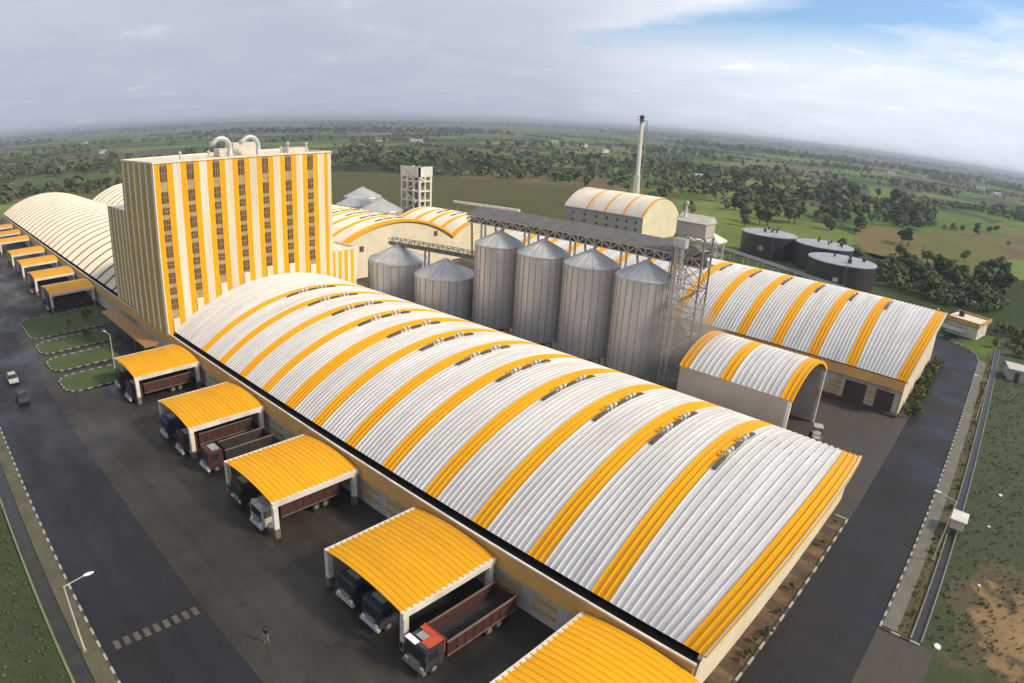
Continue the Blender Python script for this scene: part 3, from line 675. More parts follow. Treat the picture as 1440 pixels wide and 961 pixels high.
for q in ((24.8, 30, 91.5, 95, ZT, ZT + 2.3), (21.5, 24.3, 90.5, 93, ZT, ZT + 1.4), (36, 40.5, 90.5, 93, ZT, ZT + 0.9)):
    b = MB(); b.box(*q); b.build('rooftop_room', 'steellight', tw)
for xr in (22.5, 28.2):
    b = MB(); b.smooth = True
    pts = [(xr, 88, ZT - 0.1), (xr, 88, ZT + 1.7)] + [(xr - 1.7 + 1.7 * math.cos(a), 88, ZT + 1.7 + 1.7 * math.sin(a)) for a in [R(18 * i) for i in range(1, 9)]]
    pts.append((pts[-1][0] - 0.7, 88, pts[-1][2] - 0.25)); 
    b.sweep(pts, 0.42, 14); b.build('exhaust_duct', 'galv', tw)
for xr, h in ((12.0, 1.2), (17.2, 1.0), (33.0, 1.8), (37.0, 1.6), (31.5, 1.0)):
    b = MB(); b.lathe(xr, 85.5, [(0.16, ZT - 0.1), (0.16, ZT + h), (0.3, ZT + h + 0.05), (0.3, ZT + h + 0.35), (0.05, ZT + h + 0.5)], 10); b.build('vent_pipe', 'steellight', tw)

# ------------------------------------------------------------------ truck sheds
def make_shed(xf, xb, w, zt, label, name='truck_shed', legs=True):
    t = thing(name, label, 'truck shed', (xf, 0, 0), 'yellow roofed truck sheds along the warehouse wall')
    b = MB(); rise = 0.5; n = 14
    A = arc(0, w, zt, rise, n)      # across y
    pitch = 0.62; cnt = int(round((xb - xf - 0.1) / pitch)); p = (xb - xf - 0.1) / cnt
    rows = []
    for k in range(cnt):
        for o, h in ((0, 0), (0.30, 0), (0.38, 0.055), (0.50, 0.055), (0.58, 0)): rows.append((xf + p * (k + o / 0.62), h))
    rows.append((xb - 0.1, 0))
    for (x, h) in rows:
        for (yy, zz, a) in A: b.v.append((x, yy + math.sin(a) * h, zz + math.cos(a) * h))
    for (x, h) in rows:                              # underside
        for (yy, zz, a) in A: b.v.append((x, yy, zz - 0.08))
    nn = n + 1; off = len(rows) * nn
    for r in range(len(rows) - 1):
        for i in range(n):
            a0 = r * nn + i
            b.f.append((a0, a0 + nn, a0 + nn + 1, a0 + 1)); b.m.append(0)
            b.f.append((off + a0, off + a0 + 1, off + a0 + nn + 1, off + a0 + nn)); b.m.append(0)
    for r0 in (0, (len(rows) - 1) * nn):
        for i in range(n): b.f.append((r0 + i, r0 + i + 1, off + r0 + i + 1, off + r0 + i)); b.m.append(0)
    link('roof', b.mesh('shed_roof', 'shedyellow', (xf, 0, 0)), t)
    for y in (-0.14, w - 0.26):
        b = MB(); b.box(xf - 0.05, xb - 0.12, y, y + 0.4, zt - 0.5, zt + 0.04); link('beam', b.mesh('shed_beam', 'white', (xf, 0, 0)), t)
    for x, y in ((xf + 0.25, 0.06), (xf + 0.25, w - 0.06), (xb - 0.75, 0.06), (xb - 0.75, w - 0.06)):
        b = MB(); b.box(x - 0.27, x + 0.27, y - 0.24, y + 0.24, 0, zt - 0.5); b.box(x - 0.30, x + 0.30, y - 0.27, y + 0.27, 0, 1.1, 1)
        link('post', b.mesh('shed_post', ['white', 'pave'], (xf, 0, 0)), t)
    return t
labs = ['nearest truck shed, cut off by the bottom of the picture, no truck in view',
        'yellow truck shed with the empty red-roofed truck parked just beside it',
        'yellow truck shed sheltering a white-nosed truck behind its near post',
        'yellow truck shed with a blue truck and a maroon-sided truck beneath it',
        'yellow truck shed next to the grass islands, two brown trucks beneath it',
        'yellow truck shed on the far side of the grass islands, first of the far row',
        'second yellow truck shed of the far row past the grass islands',
        'third yellow truck shed of the far row past the grass islands',
        'fourth yellow truck shed of the far row past the grass islands',
        'fifth yellow truck shed of the far row, after the wider gap',
        'sixth yellow truck shed of the far row, next to the last one',
        'last yellow truck shed of the far row, at the edge of the picture']
ys = [-12.4, 7.77, 27.85, 48.6, 69.5, 132.25, 152.1, 172.9, 193.2, 222.3, 241.7, 262.5]
sh0 = make_shed(-4.6, 6.25, 10.65, 4.2, labs[0])
for i, y in enumerate(ys):
    s = sh0 if i == 0 else copy_tree(sh0)
    s.location.y = y; s['label'] = labs[i]

# ------------------------------------------------------------------ trucks
mcache = {}
def cmesh(key, fn, mats):
    if key not in mcache:
        b = MB(); fn(b); mcache[key] = b.mesh(key[0], mats, (0, 0, 0))
    return mcache[key]
def make_truck(x, y, label, cab='cabwhite', body='maroon', ln=9.6, front='cabwhite', h=1.0):
    """nose points to -X; local origin under the nose, centred on the truck"""
    t = thing('truck', label, 'truck', (x, y, 0), 'trucks parked at the loading sheds')
    def P(name, fn, mats, par=None, loc=None): return link(name, cmesh((name, str(mats), ln, par.name.split('.')[0] if par else '', str(loc) if loc else ''), fn, mats), par or t)
    def cabf(b):
        pr = [(0.0, 0.55), (0.0, 1.55), (0.12, 2.62), (0.32, 2.78), (1.95, 2.80), (2.0, 2.7), (2.0, 0.55)]
        n = len(pr); v = [(a, -1.2, z) for a, z in pr] + [(a, 1.2, z) for a, z in pr]
        b.raw(v, [(k, (k + 1) % n, n + (k + 1) % n, n + k) for k in range(n)] + [tuple(range(n))[::-1], tuple(range(n, 2 * n))])
        b.box(0.1, 0.5, -1.05, 1.05, 2.79, 3.0)
    c = P('cab', cabf, cab)
    P('roof_rack', lambda b: b.box(0.75, 1.75, -0.75, 0.75, 2.81, 2.95), 'rack', c)
    def wf(b): b.raw([(-0.012, -1.05, 1.62), (-0.012, 1.05, 1.62), (0.095, 1.05, 2.5), (0.095, -1.05, 2.5), (0.03, -1.05, 1.62), (0.03, 1.05, 1.62), (0.14, 1.05, 2.5), (0.14, -1.05, 2.5)],
                     [(0, 3, 2, 1), (0, 1, 5, 4), (3, 7, 6, 2), (0, 4, 7, 3), (1, 2, 6, 5)])
    P('windscreen', wf, 'glass', c)
    for sgn in (-1, 1):
        def sf(b, s=sgn): b.box(0.35, 1.35, min(s * 1.19, s * 1.215), max(s * 1.19, s * 1.215), 1.65, 2.45)
        link('side_window', cmesh(('side_window', sgn), sf, 'glass'), c)
        def mf(b, s=sgn): b.box(-0.25, -0.15, min(s * 1.3, s * 1.5), max(s * 1.3, s * 1.5), 1.6, 2.15); b.bar((0.05, s * 1.15, 2.2), (-0.2, s * 1.4, 2.1), 0.03)
        link('mirror', cmesh(('mirror', sgn), mf, 'black'), c)
        def hf(b, s=sgn): b.box(-0.09, -0.01, min(s * .72, s * 1.08), max(s * .72, s * 1.08), 0.78, 1.0)
        link('headlight', cmesh(('headlight', sgn), hf, 'lampwhite'), c)
    def gf(b):
        b.box(-0.03, -0.005, -0.68, 0.68, 0.75, 1.45)
        for k in range(4): b.box(-0.05, -0.032, -0.66, 0.66, 0.82 + k * 0.17, 0.87 + k * 0.17, 1)
    P('grille', gf, ['black', 'steellight'], c)
    def bf(b): b.box(-0.22, 0.1, -1.25, 1.25, 0.42, 0.72)
    P('bumper', bf, front)
    def chf(b): b.box(0.3, ln - 0.1, -0.45, 0.45, 0.6, 0.95)
    P('chassis', chf, 'black')
    def bodyf(b):
        a, e = 2.25, ln
        b.box(a, e, -1.28, 1.28, 1.05, 1.2, 1)
        for s in (-1, 1):
            y0, y1 = (s * 1.30, s * 1.22); b.box(a, e, min(y0, y1), max(y0, y1), 1.2, 2.55)
            b.box(a, e, min(s * 1.34, s * 1.2), max(s * 1.34, s * 1.2), 2.555, 2.66, 2)
            b.box(a, e, min(s * 1.36, s * 1.305), max(s * 1.36, s * 1.305), 1.05, 1.17, 2)
            n = 9
            for k in range(n): xx = a + 0.02 + (e - a - 0.14) * k / (n - 1); b.box(xx, xx + 0.1, min(s * 1.35, s * 1.305), max(s * 1.35, s * 1.305), 1.18, 2.55, 0)
        b.box(a, a + 0.08, -1.21, 1.21, 1.21, 2.95); b.box(e - 0.08, e, -1.21, 1.21, 1.21, 2.5)
        b.box(a + 0.1, e - 0.1, -1.19, 1.19, 1.21, 1.3, 1)
    P('cargo_body', bodyf, [body, 'load', 'bodytrim'])
    for wx in (1.0, ln - 3.1, ln - 1.9):
        for s in (-1, 1):
            def tf(b, wx=wx, s=s): b.bar((wx, s * 0.86, 0.5), (wx, s * 1.2, 0.5), 0.5, 20)
            tw_ = link('wheel', cmesh(('wheel', wx, s), tf, 'tyre'), t)
            def rf(b, wx=wx, s=s): b.bar((wx, s * 1.19, 0.5), (wx, s * 1.225, 0.5), 0.27, 12)
            link('rim', cmesh(('rim', wx, s), rf, 'steel'), tw_)
    return t
make_truck(-4.9, 11.6, 'dark grey truck under the shed beside the red-roofed truck, nearer its near post', 'cabgrey', 'load', 9.4, 'cabwhite')
make_truck(-4.7, 15.4, 'dark grey truck under the shed beside the red-roofed truck, nearer its far post', 'cabgrey', 'load', 9.4, 'cabwhite')
make_truck(-5.2, 5.6, 'truck with an orange-red cab roof and empty open cargo bed, parked outside the shed', 'cabgrey', 'maroon', 10.4, 'steel')
for ch in bpy.data.objects[[o.name for o in bpy.data.objects if o.get('label', '').startswith('truck with an orange-red cab roof')][0]].children:
    if ch.name.startswith('cab'):
        b = MB(); b.box(0.45, 1.95, -1.12, -0.2, 2.94, 3.02); b.box(1.5, 1.98, -.19, 1.12, 2.94, 3.02); b.box(1.99, 2.1, -1.2, 1.2, 1.6, 3.05); link('roof_panel', b.mesh('roof_panel', 'cabred'), ch)
        b = MB(); b.box(-.1, .42, -.1, 1.1, 3.0, 3.07); link('visor', b.mesh('visor', 'lampwhite'), ch)
make_truck(-5.2, 30.6, 'white-nosed truck with maroon side boards peeping out beside a shed post', 'cabwhite', 'maroon', 9.8)
make_truck(-4.9, 35.8, 'dark brown truck deep in shade next to the white-nosed truck', 'cabbrown', 'maroon', 9.6, 'cabgrey')
make_truck(-4.5, 44.9, 'brown truck standing in the open gap between two sheds, pale visor over its cab', 'cabbrown', 'load', 9.0, 'steellight')
make_truck(-5.3, 50.9, 'maroon-sided truck beside the near post of the shed with the blue truck', 'cabbrown', 'maroon', 10.0)
make_truck(-5.3, 56.4, 'blue truck with a white bumper poking out from under a shed', 'cabblue', 'maroon', 9.8)
make_truck(-5.4, 71.6, 'brown truck with a pale bumper under the shed next to the grass islands', 'cabbrown', 'maroon', 10.0)
make_truck(-5.2, 77.6, 'grey-nosed truck behind the far post of the shed next to the grass islands', 'cabgrey', 'maroon', 9.8)
make_truck(-5.0, 135.0, 'truck with long maroon sides under the first shed of the far row', 'cabbrown', 'maroon', 9.8)
make_truck(-5.2, 156.0, 'truck in shade under the second shed of the far row', 'cabgrey', 'maroon', 9.8)

# small cars on the road
def make_car(x, y, rz, label, paint):
    t = thing('car', label, 'car', (x, y, 0.02), None, rz)
    b = MB()
    pr = [(-1.9, .35), (-1.95, .7), (-1.1, .9), (1.5, .95), (1.95, .8), (1.95, .35)]
    n = len(pr); v = [(a, -.8, z) for a, z in pr] + [(a, .8, z) for a, z in pr]
    b.raw(v, [(k, (k + 1) % n, n + (k + 1) % n, n + k) for k in range(n)] + [tuple(range(n))[::-1], tuple(range(n, 2 * n))]); link('body', b.mesh('car_body', paint), t)
    b = MB(); v = [(-1.05, -.74, .92), (-.4, -.62, 1.42), (1.0, -.62, 1.45), (1.6, -.74, .96), (-1.05, .74, .92), (-.4, .62, 1.42), (1.0, .62, 1.45), (1.6, .74, .96)]
    b.raw(v, [(0, 1, 2, 3), (4, 7, 6, 5), (0, 4, 5, 1), (2, 6, 7, 3)]); link('windows', b.mesh('car_glass', 'glass'), t)
    b = MB(); b.box(-.45, 1.05, -.63, .63, 1.43, 1.5); link('roof', b.mesh('car_roof', paint), t)
    for wx in (-1.25, 1.25):
        for s in (-1, 1):
            b = MB(); b.bar((wx, s * .66, .32), (wx, s * .83, .32), .32, 16); link('wheel', b.mesh('car_wheel', 'tyre'), t)
    return t
make_car(-19.8, 82.5, R(90), 'small dark car on the asphalt road, nearer the camera of the two cars', 'cabgrey')
make_car(-19.8, 92.5, R(90), 'small white car farther along the asphalt road', 'cabwhite')

# ------------------------------------------------------------------ grass islands, canopy, lamps
for k, (y0, y1, x0, x1, lb) in enumerate(((113.5, 130.5, -12.8, 5.5, 'largest grass island, next to the far truck sheds'), (102.5, 111.0, -12.8, 2.0, 'second grass island, beside the largest one'),
                           (91.5, 100.0, -12.9, -0.5, 'third grass island, between second and last'), (80.3, 89.0, -13.0, -1.5, 'last grass island, next to the near truck sheds'))):
    t = thing('grass_island', lb, 'grass island', ((x0 + x1) / 2, (y0 + y1) / 2, 0), 'grass islands with dashed kerbs')
    rr = 2.6; pts = []
    for (cx_, cy_, a0) in ((x0 + rr, y1 - rr, 90), (x0 + rr, y0 + rr, 180)):
        for i in range(7): a = R(a0 + 15 * i); pts.append((cx_ + rr * math.cos(a), cy_ + rr * math.sin(a)))
    poly = [(x1, y1)] + pts + [(x1, y0)]
    b = MB(); b.prism(poly, 0.01, 0.13); b.build('turf', 'turf', t)
    b = MB(); kk = 0
    ring = poly
    for (a, c) in zip(ring[:-1], ring[1:]):
        d = Vector((c[0] - a[0], c[1] - a[1])); n = max(1, round(d.length / 0.8)); d /= n; u = Vector((d.y, -d.x)).normalized() * -0.25
        for i in range(n):
            p = Vector(a) + d * i; q = p + d
            b.prism([(p.x, p.y), (q.x, q.y), (q.x + u.x, q.y + u.y), (p.x + u.x, p.y + u.y)][::-1], 0.0, 0.2, kk % 2); kk += 1
    b.build('island_kerb', ['kerbw', 'kerbb'], t)
t = thing('low_canopy', 'long flat ochre canopy at the foot of the mill tower', 'canopy', (4, 99, 0))
b = MB(); b.raw([(2.4, 85.6, 3.1), (5.2, 85.6, 3.3), (5.2, 113.6, 3.3), (2.4, 113.6, 3.1), (2.4, 85.6, 2.8), (5.2, 85.6, 2.8), (5.2, 113.6, 2.8), (2.4, 113.6, 2.8)],
  [(0, 1, 2, 3), (7, 6, 5, 4), (0, 4, 5, 1), (1, 5, 6, 2), (2, 6, 7, 3), (3, 7, 4, 0)]); b.build('roof', 'rust', t)
for y in (86.5, 93, 99.5, 106, 112.6):
    b = MB(); b.box(2.8, 3.0, y, y + 0.2, 0, 2.8); b.build('post', 'steel', t)
def lamp(x, y, h, ax, ay, label, L_=1.8):
    t = thing('street_lamp', label, 'street lamp', (x, y, 0), 'street lamps along the perimeter roads')
    b = MB(); b.bar((x, y, 0), (x, y, h), 0.10, 8, 0, 0.055); b.build('pole', 'steellight', t)
    b = MB(); b.bar((x, y, h - 0.05), (x + ax * L_, y + ay * L_, h + 0.28), 0.04, 8); b.build('arm', 'steellight', t)
    b = MB(); b.smooth = True
    hx, hy, hz_ = x + ax * (L_ + 0.35), y + ay * (L_ + 0.35), h + 0.3
    P = []; fs = []; n = 8
    for j in range(5):
        s = (0.35, 0.9, 1, 0.8, 0.25)[j]; q = -0.45 + 0.225 * j
        for k in range(n):
            a = 2 * math.pi * k / n; o = 0.2 * s * math.cos(a); z = 0.10 * s * math.sin(a)
            P.append((hx + ax * q - ay * o, hy + ay * q + ax * o, hz_ + z))
    for j in range(4): fs += [(j * n + k, j * n + (k + 1) % n, (j + 1) * n + (k + 1) % n, (j + 1) * n + k) for k in range(n)]
    fs += [tuple(range(n)), tuple(range(4 * n, 5 * n))]
    b.raw(P, fs); b.build('lamp_head', 'lampwhite', t)
    b = MB(); b.box(x - 0.2, x + 0.2, y - 0.2, y + 0.2, 0, 0.3); b.build('base', 'drainwall', t)
lamp(-26.0, 23.4, 7.2, 1, 0, 'street lamp with a white head leaning over the asphalt road, on the mossy pavement')
lamp(43.0, -24.0, 7.6, 0, 1, 'street lamp beside the grey cabinet, on the side road verge')
lamp(-3.2, 86.3, 6.4, -0.3, 0.95, 'street lamp beside the last grass island and the near truck sheds', 1.2)
lamp(92, -24.0, 7.6, 0, 1, 'street lamp farther along the side road verge')
lamp(139, -10, 8.0, -1, 0, 'street lamp standing behind the corner of the far striped warehouse')

# grey cabinet on the verge
t = thing('utility_cabinet', 'pale grey cabinet raised over the drain beside a street lamp', 'cabinet', (52, -25.3, 0))
b = MB(); b.box(50.8, 53.3, -26.2, -24.5, 0.7, 1.8); b.build('housing', 'steellight', t)
b = MB(); b.box(50.65, 53.45, -26.35, -24.35, 1.805, 1.9); b.build('lid', 'white', t)
for x in (50.9, 53.05):
    for y in (-26.1, -24.75):
        b = MB(); b.box(x, x + 0.15, y, y + 0.15, 0, 0.7); b.build('leg', 'steel', t)

# ------------------------------------------------------------------ silos
def silo(x, y, r, zb, ze, za, label, group, hop=True):
    t = thing('grain_silo', label, 'silo', (x, y, 0), group)
    b = MB(); n = 56; prof = []
    z = zb
    k = 0
    while z < ze - 0.01:
        prof.append((r, z)); prof.append((r + 0.03, z + 0.35)); z += 0.7; k += 1
    prof.append((r, ze))
    b.smooth = True
    b.lathe(x, y, prof, n, cap=False)
    b.build('shell', 'galv', t)
    b = MB(); m_ = 24
    for k in range(m_):
        a = 2 * math.pi * (k + .5) / m_; c, s = math.cos(a), math.sin(a)
        b.bar((x + (r + .05) * c, y + (r + .05) * s, zb), (x + (r + .05) * c, y + (r + .05) * s, ze), 0.07, 4)
    b.build('stiffener', 'galvmid', t)
    b = MB(); b.lathe(x, y, [(r + 0.18, ze - 0.1), (r + 0.12, ze + 0.02), (0.7, za - 0.25), (0.7, za), (0.05, za + 0.15)], 40)
    nr = 20
    for k in range(nr):
        a = 2 * math.pi * k / nr; c, s = math.cos(a), math.sin(a)
        b.bar((x + (r + .1) * c, y + (r + .1) * s, ze + 0.06), (x + .7 * c, y + .7 * s, za - 0.2), 0.06, 4)
    b.build('cone_roof', 'galv', t)
    if hop:
        b = MB(); b.lathe(x, y, [(0.4, 0.9), (r, zb)], 40, cap=False); b.build('hopper', 'galvdark', t)
        for k in range(10):
            a = 2 * math.pi * k / 10; c, s = math.cos(a), math.sin(a)
            q = MB(); q.bar((x + (r - .1) * c, y + (r - .1) * s, 0), (x + (r - .1) * c, y + (r - .1) * s, zb), 0.16, 4); q.build('leg', 'steel', t)
    a = R(250); c, s = math.cos(a), math.sin(a); u = Vector((-s, c, 0)) * 0.22
    b = MB()
    for q in (-1, 1): b.bar(Vector((x + (r + .35) * c, y + (r + .35) * s, zb)) + u * q, Vector((x + (r + .35) * c, y + (r + .35) * s, ze + 0.9)) + u * q, 0.035, 4)
    z = zb
    while z < ze: b.bar(Vector((x + (r + .35) * c, y + (r + .35) * s, z)) - u, Vector((x + (r + .35) * c, y + (r + .35) * s, z)) + u, 0.025, 4); z += 0.5
    b.build('ladder', 'steellight', t)
    return t
G1 = 'tall hopper silos in a row'
silo(60, 26.3, 4.5, 3.0, 18.2, 20.5, 'tall silo at the end of the row, next to the lattice headhouse', G1)
silo(60, 36.4, 4.5, 3.0, 18.2, 20.5, 'tall silo, second from the lattice headhouse', G1)
silo(60, 46.5, 4.5, 3.0, 18.2, 20.5, 'tall silo, third from the lattice headhouse', G1)
silo(60, 56.7, 4.5, 3.0, 18.2, 20.5, 'tall silo next to the squat silos, farthest from the headhouse', G1)
G2 = 'squat flat-bottomed silos'
silo(56.2, 81.4, 6.2, 0.2, 11.5, 14.5, 'squat wide silo beside the striped mill tower', G2, False)
silo(56.4, 67.2, 5.9, 0.2, 11.0, 13.9, 'squat wide silo between the other squat one and the tall silos', G2, False)
G3 = 'dark silos far behind the gabled warehouse'
for (x, y, lb) in ((112, 172, 'far silo with dark cone roof, close beside the mill tower top'), (110, 155, 'far silo with dark cone roof, next to the white frame tower'), (128, 190, 'farthest small cone roofed silo, mostly hidden')):
    silo(x, y, 7.5, 0.2, 9.4, 13.2, lb, G3, False)

# conveyor gallery over the tall silos
def truss(b, p0, p1, h, w, seg, r=0.06, mi=0):
    p0 = Vector(p0); p1 = Vector(p1); d = p1 - p0; L_ = d.length; n = max(1, round(L_ / seg)); u = d.normalized().cross(Vector((0, 0, 1))).normalized() * (w / 2)
    up = Vector((0, 0, h))
    for s in (-1, 1):
        b.bar(p0 + u * s, p1 + u * s, r * 1.5, 4, mi); b.bar(p0 + u * s + up, p1 + u * s + up, r * 1.5, 4, mi)
        for k in range(n + 1):
            a = p0 + d * (k / n) + u * s; b.bar(a, a + up, r, 4, mi)
            if k < n:
                c = p0 + d * ((k + 1) / n) + u * s
                b.bar(a + (up if k % 2 else Vector()), c + (Vector() if k % 2 else up), r, 4, mi)
    for k in range(n + 1):
        a = p0 + d * (k / n); b.bar(a - u, a + u, r, 4, mi)
t = thing('conveyor_gallery', 'long covered conveyor gallery running above the row of tall silos', 'conveyor', (61.5, 42, 0))
b = MB(); truss(b, (60.6, 17.5, 21.0), (60.6, 65.5, 21.0), 1.3, 0.3, 1.6, 0.06); b.build('front_truss', 'steellight', t)
b = MB(); b.box(60.8, 64.6, 17.2, 66, 20.9, 21.1); b.build('deck', 'steel', t)
b = MB(); b.raw([(60.5, 17.0, 22.45), (60.5, 66.2, 22.45), (64.9, 66.2, 23.6), (64.9, 17.0, 23.6), (60.5, 17.0, 22.3), (60.5, 66.2, 22.3), (64.9, 66.2, 23.45), (64.9, 17.0, 23.45)],
   [(0, 3, 2, 1), (4, 5, 6, 7), (0, 1, 5, 4), (2, 3, 7, 6), (0, 4, 7, 3), (1, 2, 6, 5)])
for k in range(40):
    y = 17.4 + k * 1.23; b.raw([(60.5, y, 22.46), (60.5, y + .1, 22.46), (64.9, y + .1, 23.61), (64.9, y, 23.61), (60.5, y, 22.52), (60.5, y + .1, 22.52), (64.9, y + .1, 23.67), (64.9, y, 23.67)],
        [(4, 7, 6, 5), (0, 4, 5, 1), (2, 6, 7, 3), (0, 3, 7, 4), (1, 5, 6, 2)])
b.build('cover', 'galleryroof', t)
b = MB(); b.box(61.6, 62.8, 17.2, 66, 21.12, 21.9); b.build('belt_housing', 'steel', t)
for y in (31.4, 41.5, 51.6, 62.3):
    for dy in (-0.5, 0.5):
        b = MB(); b.box(61.3, 61.6, y + dy - 0.14, y + dy + 0.14, 0, 20.9); b.build('column', 'wallcream', t)
for y in (26.3, 36.4, 46.5, 56.7):
    for (p, q, rr_) in (((61.5, y + 0.3, 20.9), (60.2, y, 20.5), 0.28), ((62.0, y + 3, 20.9), (61.5, y + 2.4, 19.0), 0.2)):
        b = MB(); b.bar(p, q, rr_, 8); b.build('spout', 'steellight', t)
t = thing('conveyor_bridge', 'narrow open conveyor with handrails sloping over the two squat silos', 'conveyor', (56.5, 74, 0))
b = MB(); truss(b, (56.2, 84.0, 14.6), (60.0, 58.5, 14.6), 1.1, 1.3, 1.2, 0.055); b.build('truss_frame', 'steel', t)
b = MB(); b.bar((56.2, 84.0, 14.55), (60.0, 58.5, 14.55), 0.5, 4); b.build('belt', 'galleryroof', t)
for (x, y, z) in ((57.7, 74.6, 14.4), (57.9, 73.6, 14.4)):
    b = MB(); b.box(x - .12, x + .12, y - .12, y + .12, 0, z); b.build('support', 'steel', t)
b = MB(); b.bar((60.6, 64.6, 21.0), (58.8, 62.5, 15.0), 0.22, 8); b.build('chute', 'barochre', t)

# lattice headhouse
t = thing('lattice_headhouse', 'lattice steel tower topped by a grey clad box at the end of the conveyor gallery', 'tower', (62, 19.8, 0))
hx0, hx1, hy0, hy1 = 60.2, 63.4, 17.4, 22.2
b = MB(); b.box(hx0, hx1, hy0, hy1, 25.4, 27.6)
for k in range(16): y = hy0 + 0.3 * k; b.box(hx0 - 0.03, hx0, y, y + 0.08, 25.4, 27.5)
b.build('cladding', 'wallgrey', t)
b = MB(); b.raw([(hx0 - .3, hy0 - .2, 27.5), (hx0 - .3, hy1 + .2, 27.5), (hx0 + 2, hy1 + .2, 28.5), (hx0 + 2, hy0 - .2, 28.5), (hx1 + .3, hy0 - .2, 27.5), (hx1 + .3, hy1 + .2, 27.5)],
   [(0, 3, 2, 1), (3, 4, 5, 2), (0, 4, 3), (1, 2, 5), (0, 1, 5, 4)]); b.build('roof', 'steellight', t)
b = MB()
for x in (hx0, hx1):
    for y in (hy0, hy1): b.bar((x, y, 0), (x, y, 25.4), 0.16, 4)
zz = [0, 3.5, 7, 10.5, 14, 17.5, 21, 23.4, 25.4]
for za_, zb_ in zip(zz[:-1], zz[1:]):
    for (p, q) in (((hx0, hy0), (hx0, hy1)), ((hx0, hy0), (hx1, hy0)), ((hx1, hy0), (hx1, hy1)), ((hx0, hy1), (hx1, hy1))):
        b.bar((*p, zb_), (*q, zb_), 0.08, 4); b.bar((*p, za_), (*q, zb_), 0.06, 4); b.bar((*q, za_), (*p, zb_), 0.06, 4)
b.build('lattice', 'steel', t)
b = MB()
for i, (za_, zb_) in enumerate(zip(zz[:-1], zz[1:])):
    ya, yb = (hy0 + .6, hy1 - .6) if i % 2 else (hy1 - .6, hy0 + .6)
    for x in (hx0 + .7, hx0 + 1.5): b.bar((x, ya, za_ + .1), (x, yb, zb_), 0.07, 4)
    for k in range(9): f = (k + .5) / 9; b.box(hx0 + .7, hx0 + 1.5, ya + (yb - ya) * f - .12, ya + (yb - ya) * f + .12, za_ + (zb_ - za_) * f, za_ + (zb_ - za_) * f + .05)
    b.box(hx0 + .2, hx1 - .2, (hy0 + .1) if yb < ya else (hy1 - 1.1), (hy0 + 1.1) if yb < ya else (hy1 - .1), zb_ - .08, zb_)
b.build('stairs', 'steellight', t)
b = MB(); b.smooth = True
b.sweep([(hx0 + 1, hy1 - .8, 27.6), (hx0 + 1, hy1 - .8, 29.2), (hx0 + .9, hy1 - .9, 29.9), (hx0 + .4, hy1 - 1.2, 30.2), (hx0 - .1, hy1 - 1.5, 30.0)], 0.24, 10); b.build('roof_duct', 'steellight', t)
t = thing('bucket_elevator', 'slim vertical elevator mast of twin ducts with a cage, between last silo and headhouse', 'elevator', (57.6, 19.6, 0))
for y in (19.2, 20.1):
    b = MB(); b.box(57.3, 57.8, y, y + .45, 0, 24.6); b.build('duct', 'galv', t)
b = MB()
for x in (56.8, 58.3):
    for y in (18.8, 20.9): b.bar((x, y, 0), (x, y, 24), 0.06, 4)
z = 0
while z < 24:
    for (p, q) in (((56.8, 18.8), (56.8, 20.9)), ((56.8, 18.8), (58.3, 18.8))):
        b.bar((*p, z), (*q, z + 1.5), 0.04, 4); b.bar((*p, z + 1.5), (*q, z + 1.5), 0.04, 4)
    z += 1.5
b.build('cage', 'steel', t)
b = MB(); b.box(57.0, 58.2, 18.9, 20.8, 24.0, 25.3); b.build('head', 'galv', t)

# white roofed steel platform behind the headhouse
t = thing('roofed_platform', 'white hexagonal roof on posts rising behind the lattice headhouse', 'platform', (112, 38, 0))
b = MB(); b.lathe(112, 40.0, [(5.2, 16.6), (5.2, 17.0), (0.3, 19.2)], 6); b.build('roof', 'white', t)
for k in range(6):
    a = R(60 * k); b = MB(); b.bar((112 + 4.4 * math.cos(a), 40.0 + 4.4 * math.sin(a), 0), (112 + 4.4 * math.cos(a), 40.0 + 4.4 * math.sin(a), 16.6), 0.2, 6); b.build('post', 'steellight', t)
for zz_ in (13.6, 10):
    b = MB(); b.lathe(112, 40.0, [(4.6, zz_), (4.6, zz_ + .2)], 6); b.build('floor_deck', 'steel', t)

# boiler house and chimney
t = thing('boiler_house', 'vaulted boiler house with grey side wall, cream gable and four thin yellow roof lines', 'building', (194, 110, 0))
S6 = (180, 208.5, 9.0, 6.3)
b = MB(); vault_roof(b, *S6, 94, 129, lambda y: 1 if (y < 95.1 or abs(y - 102.5) < .51 or abs(y - 110.5) < .51 or abs(y - 118.5) < .51) else 0, pitch=1.0, n=20)
b.build('roof', ['roofcream', 'roofyellow'], t)
b = MB(); gable(b, 180.3, 208.2, 8.9, 6.1, 94.2, 0.3); b.build('gable_wall', 'gablecream', t)
b = MB(); b.box(180.2, 180.5, 94.5, 128.7, 0, 8.6); b.build('side_wall', 'wallgrey', t)
b = MB(); b.box(179.7, 180.4, 94, 129, 8.62, 9.0); b.build('gutter', 'white', t)
for y in (96.5, 100.5, 104.5, 109, 113.5, 119, 124.5):
    for z in (3.6, 6.2):
        b = MB(); b.box(180.1, 180.19, y, y + 0.9, z, z + 1.0); b.build('window', 'louvre', t)
t = thing('chimney', 'tall slender pale chimney with a dark collar at the top, behind the boiler house', 'chimney', (201, 110, 0))
b = MB(); b.smooth = True
b.lathe(201, 110, [(1.45, 0), (1.35, 14), (1.15, 22), (1.15, 22.3), (0.85, 22.4), (0.75, 43.6)], 20); b.build('shaft', 'chim', t)
b = MB(); b.lathe(201, 110, [(0.8, 43.6), (0.8, 45.2)], 20); b.lathe(201, 110, [(1.7, 43.3), (1.7, 43.5)], 16); b.lathe(201, 110, [(1.65, 44.6), (1.65, 44.7)], 16); b.build('collar', 'door', t)
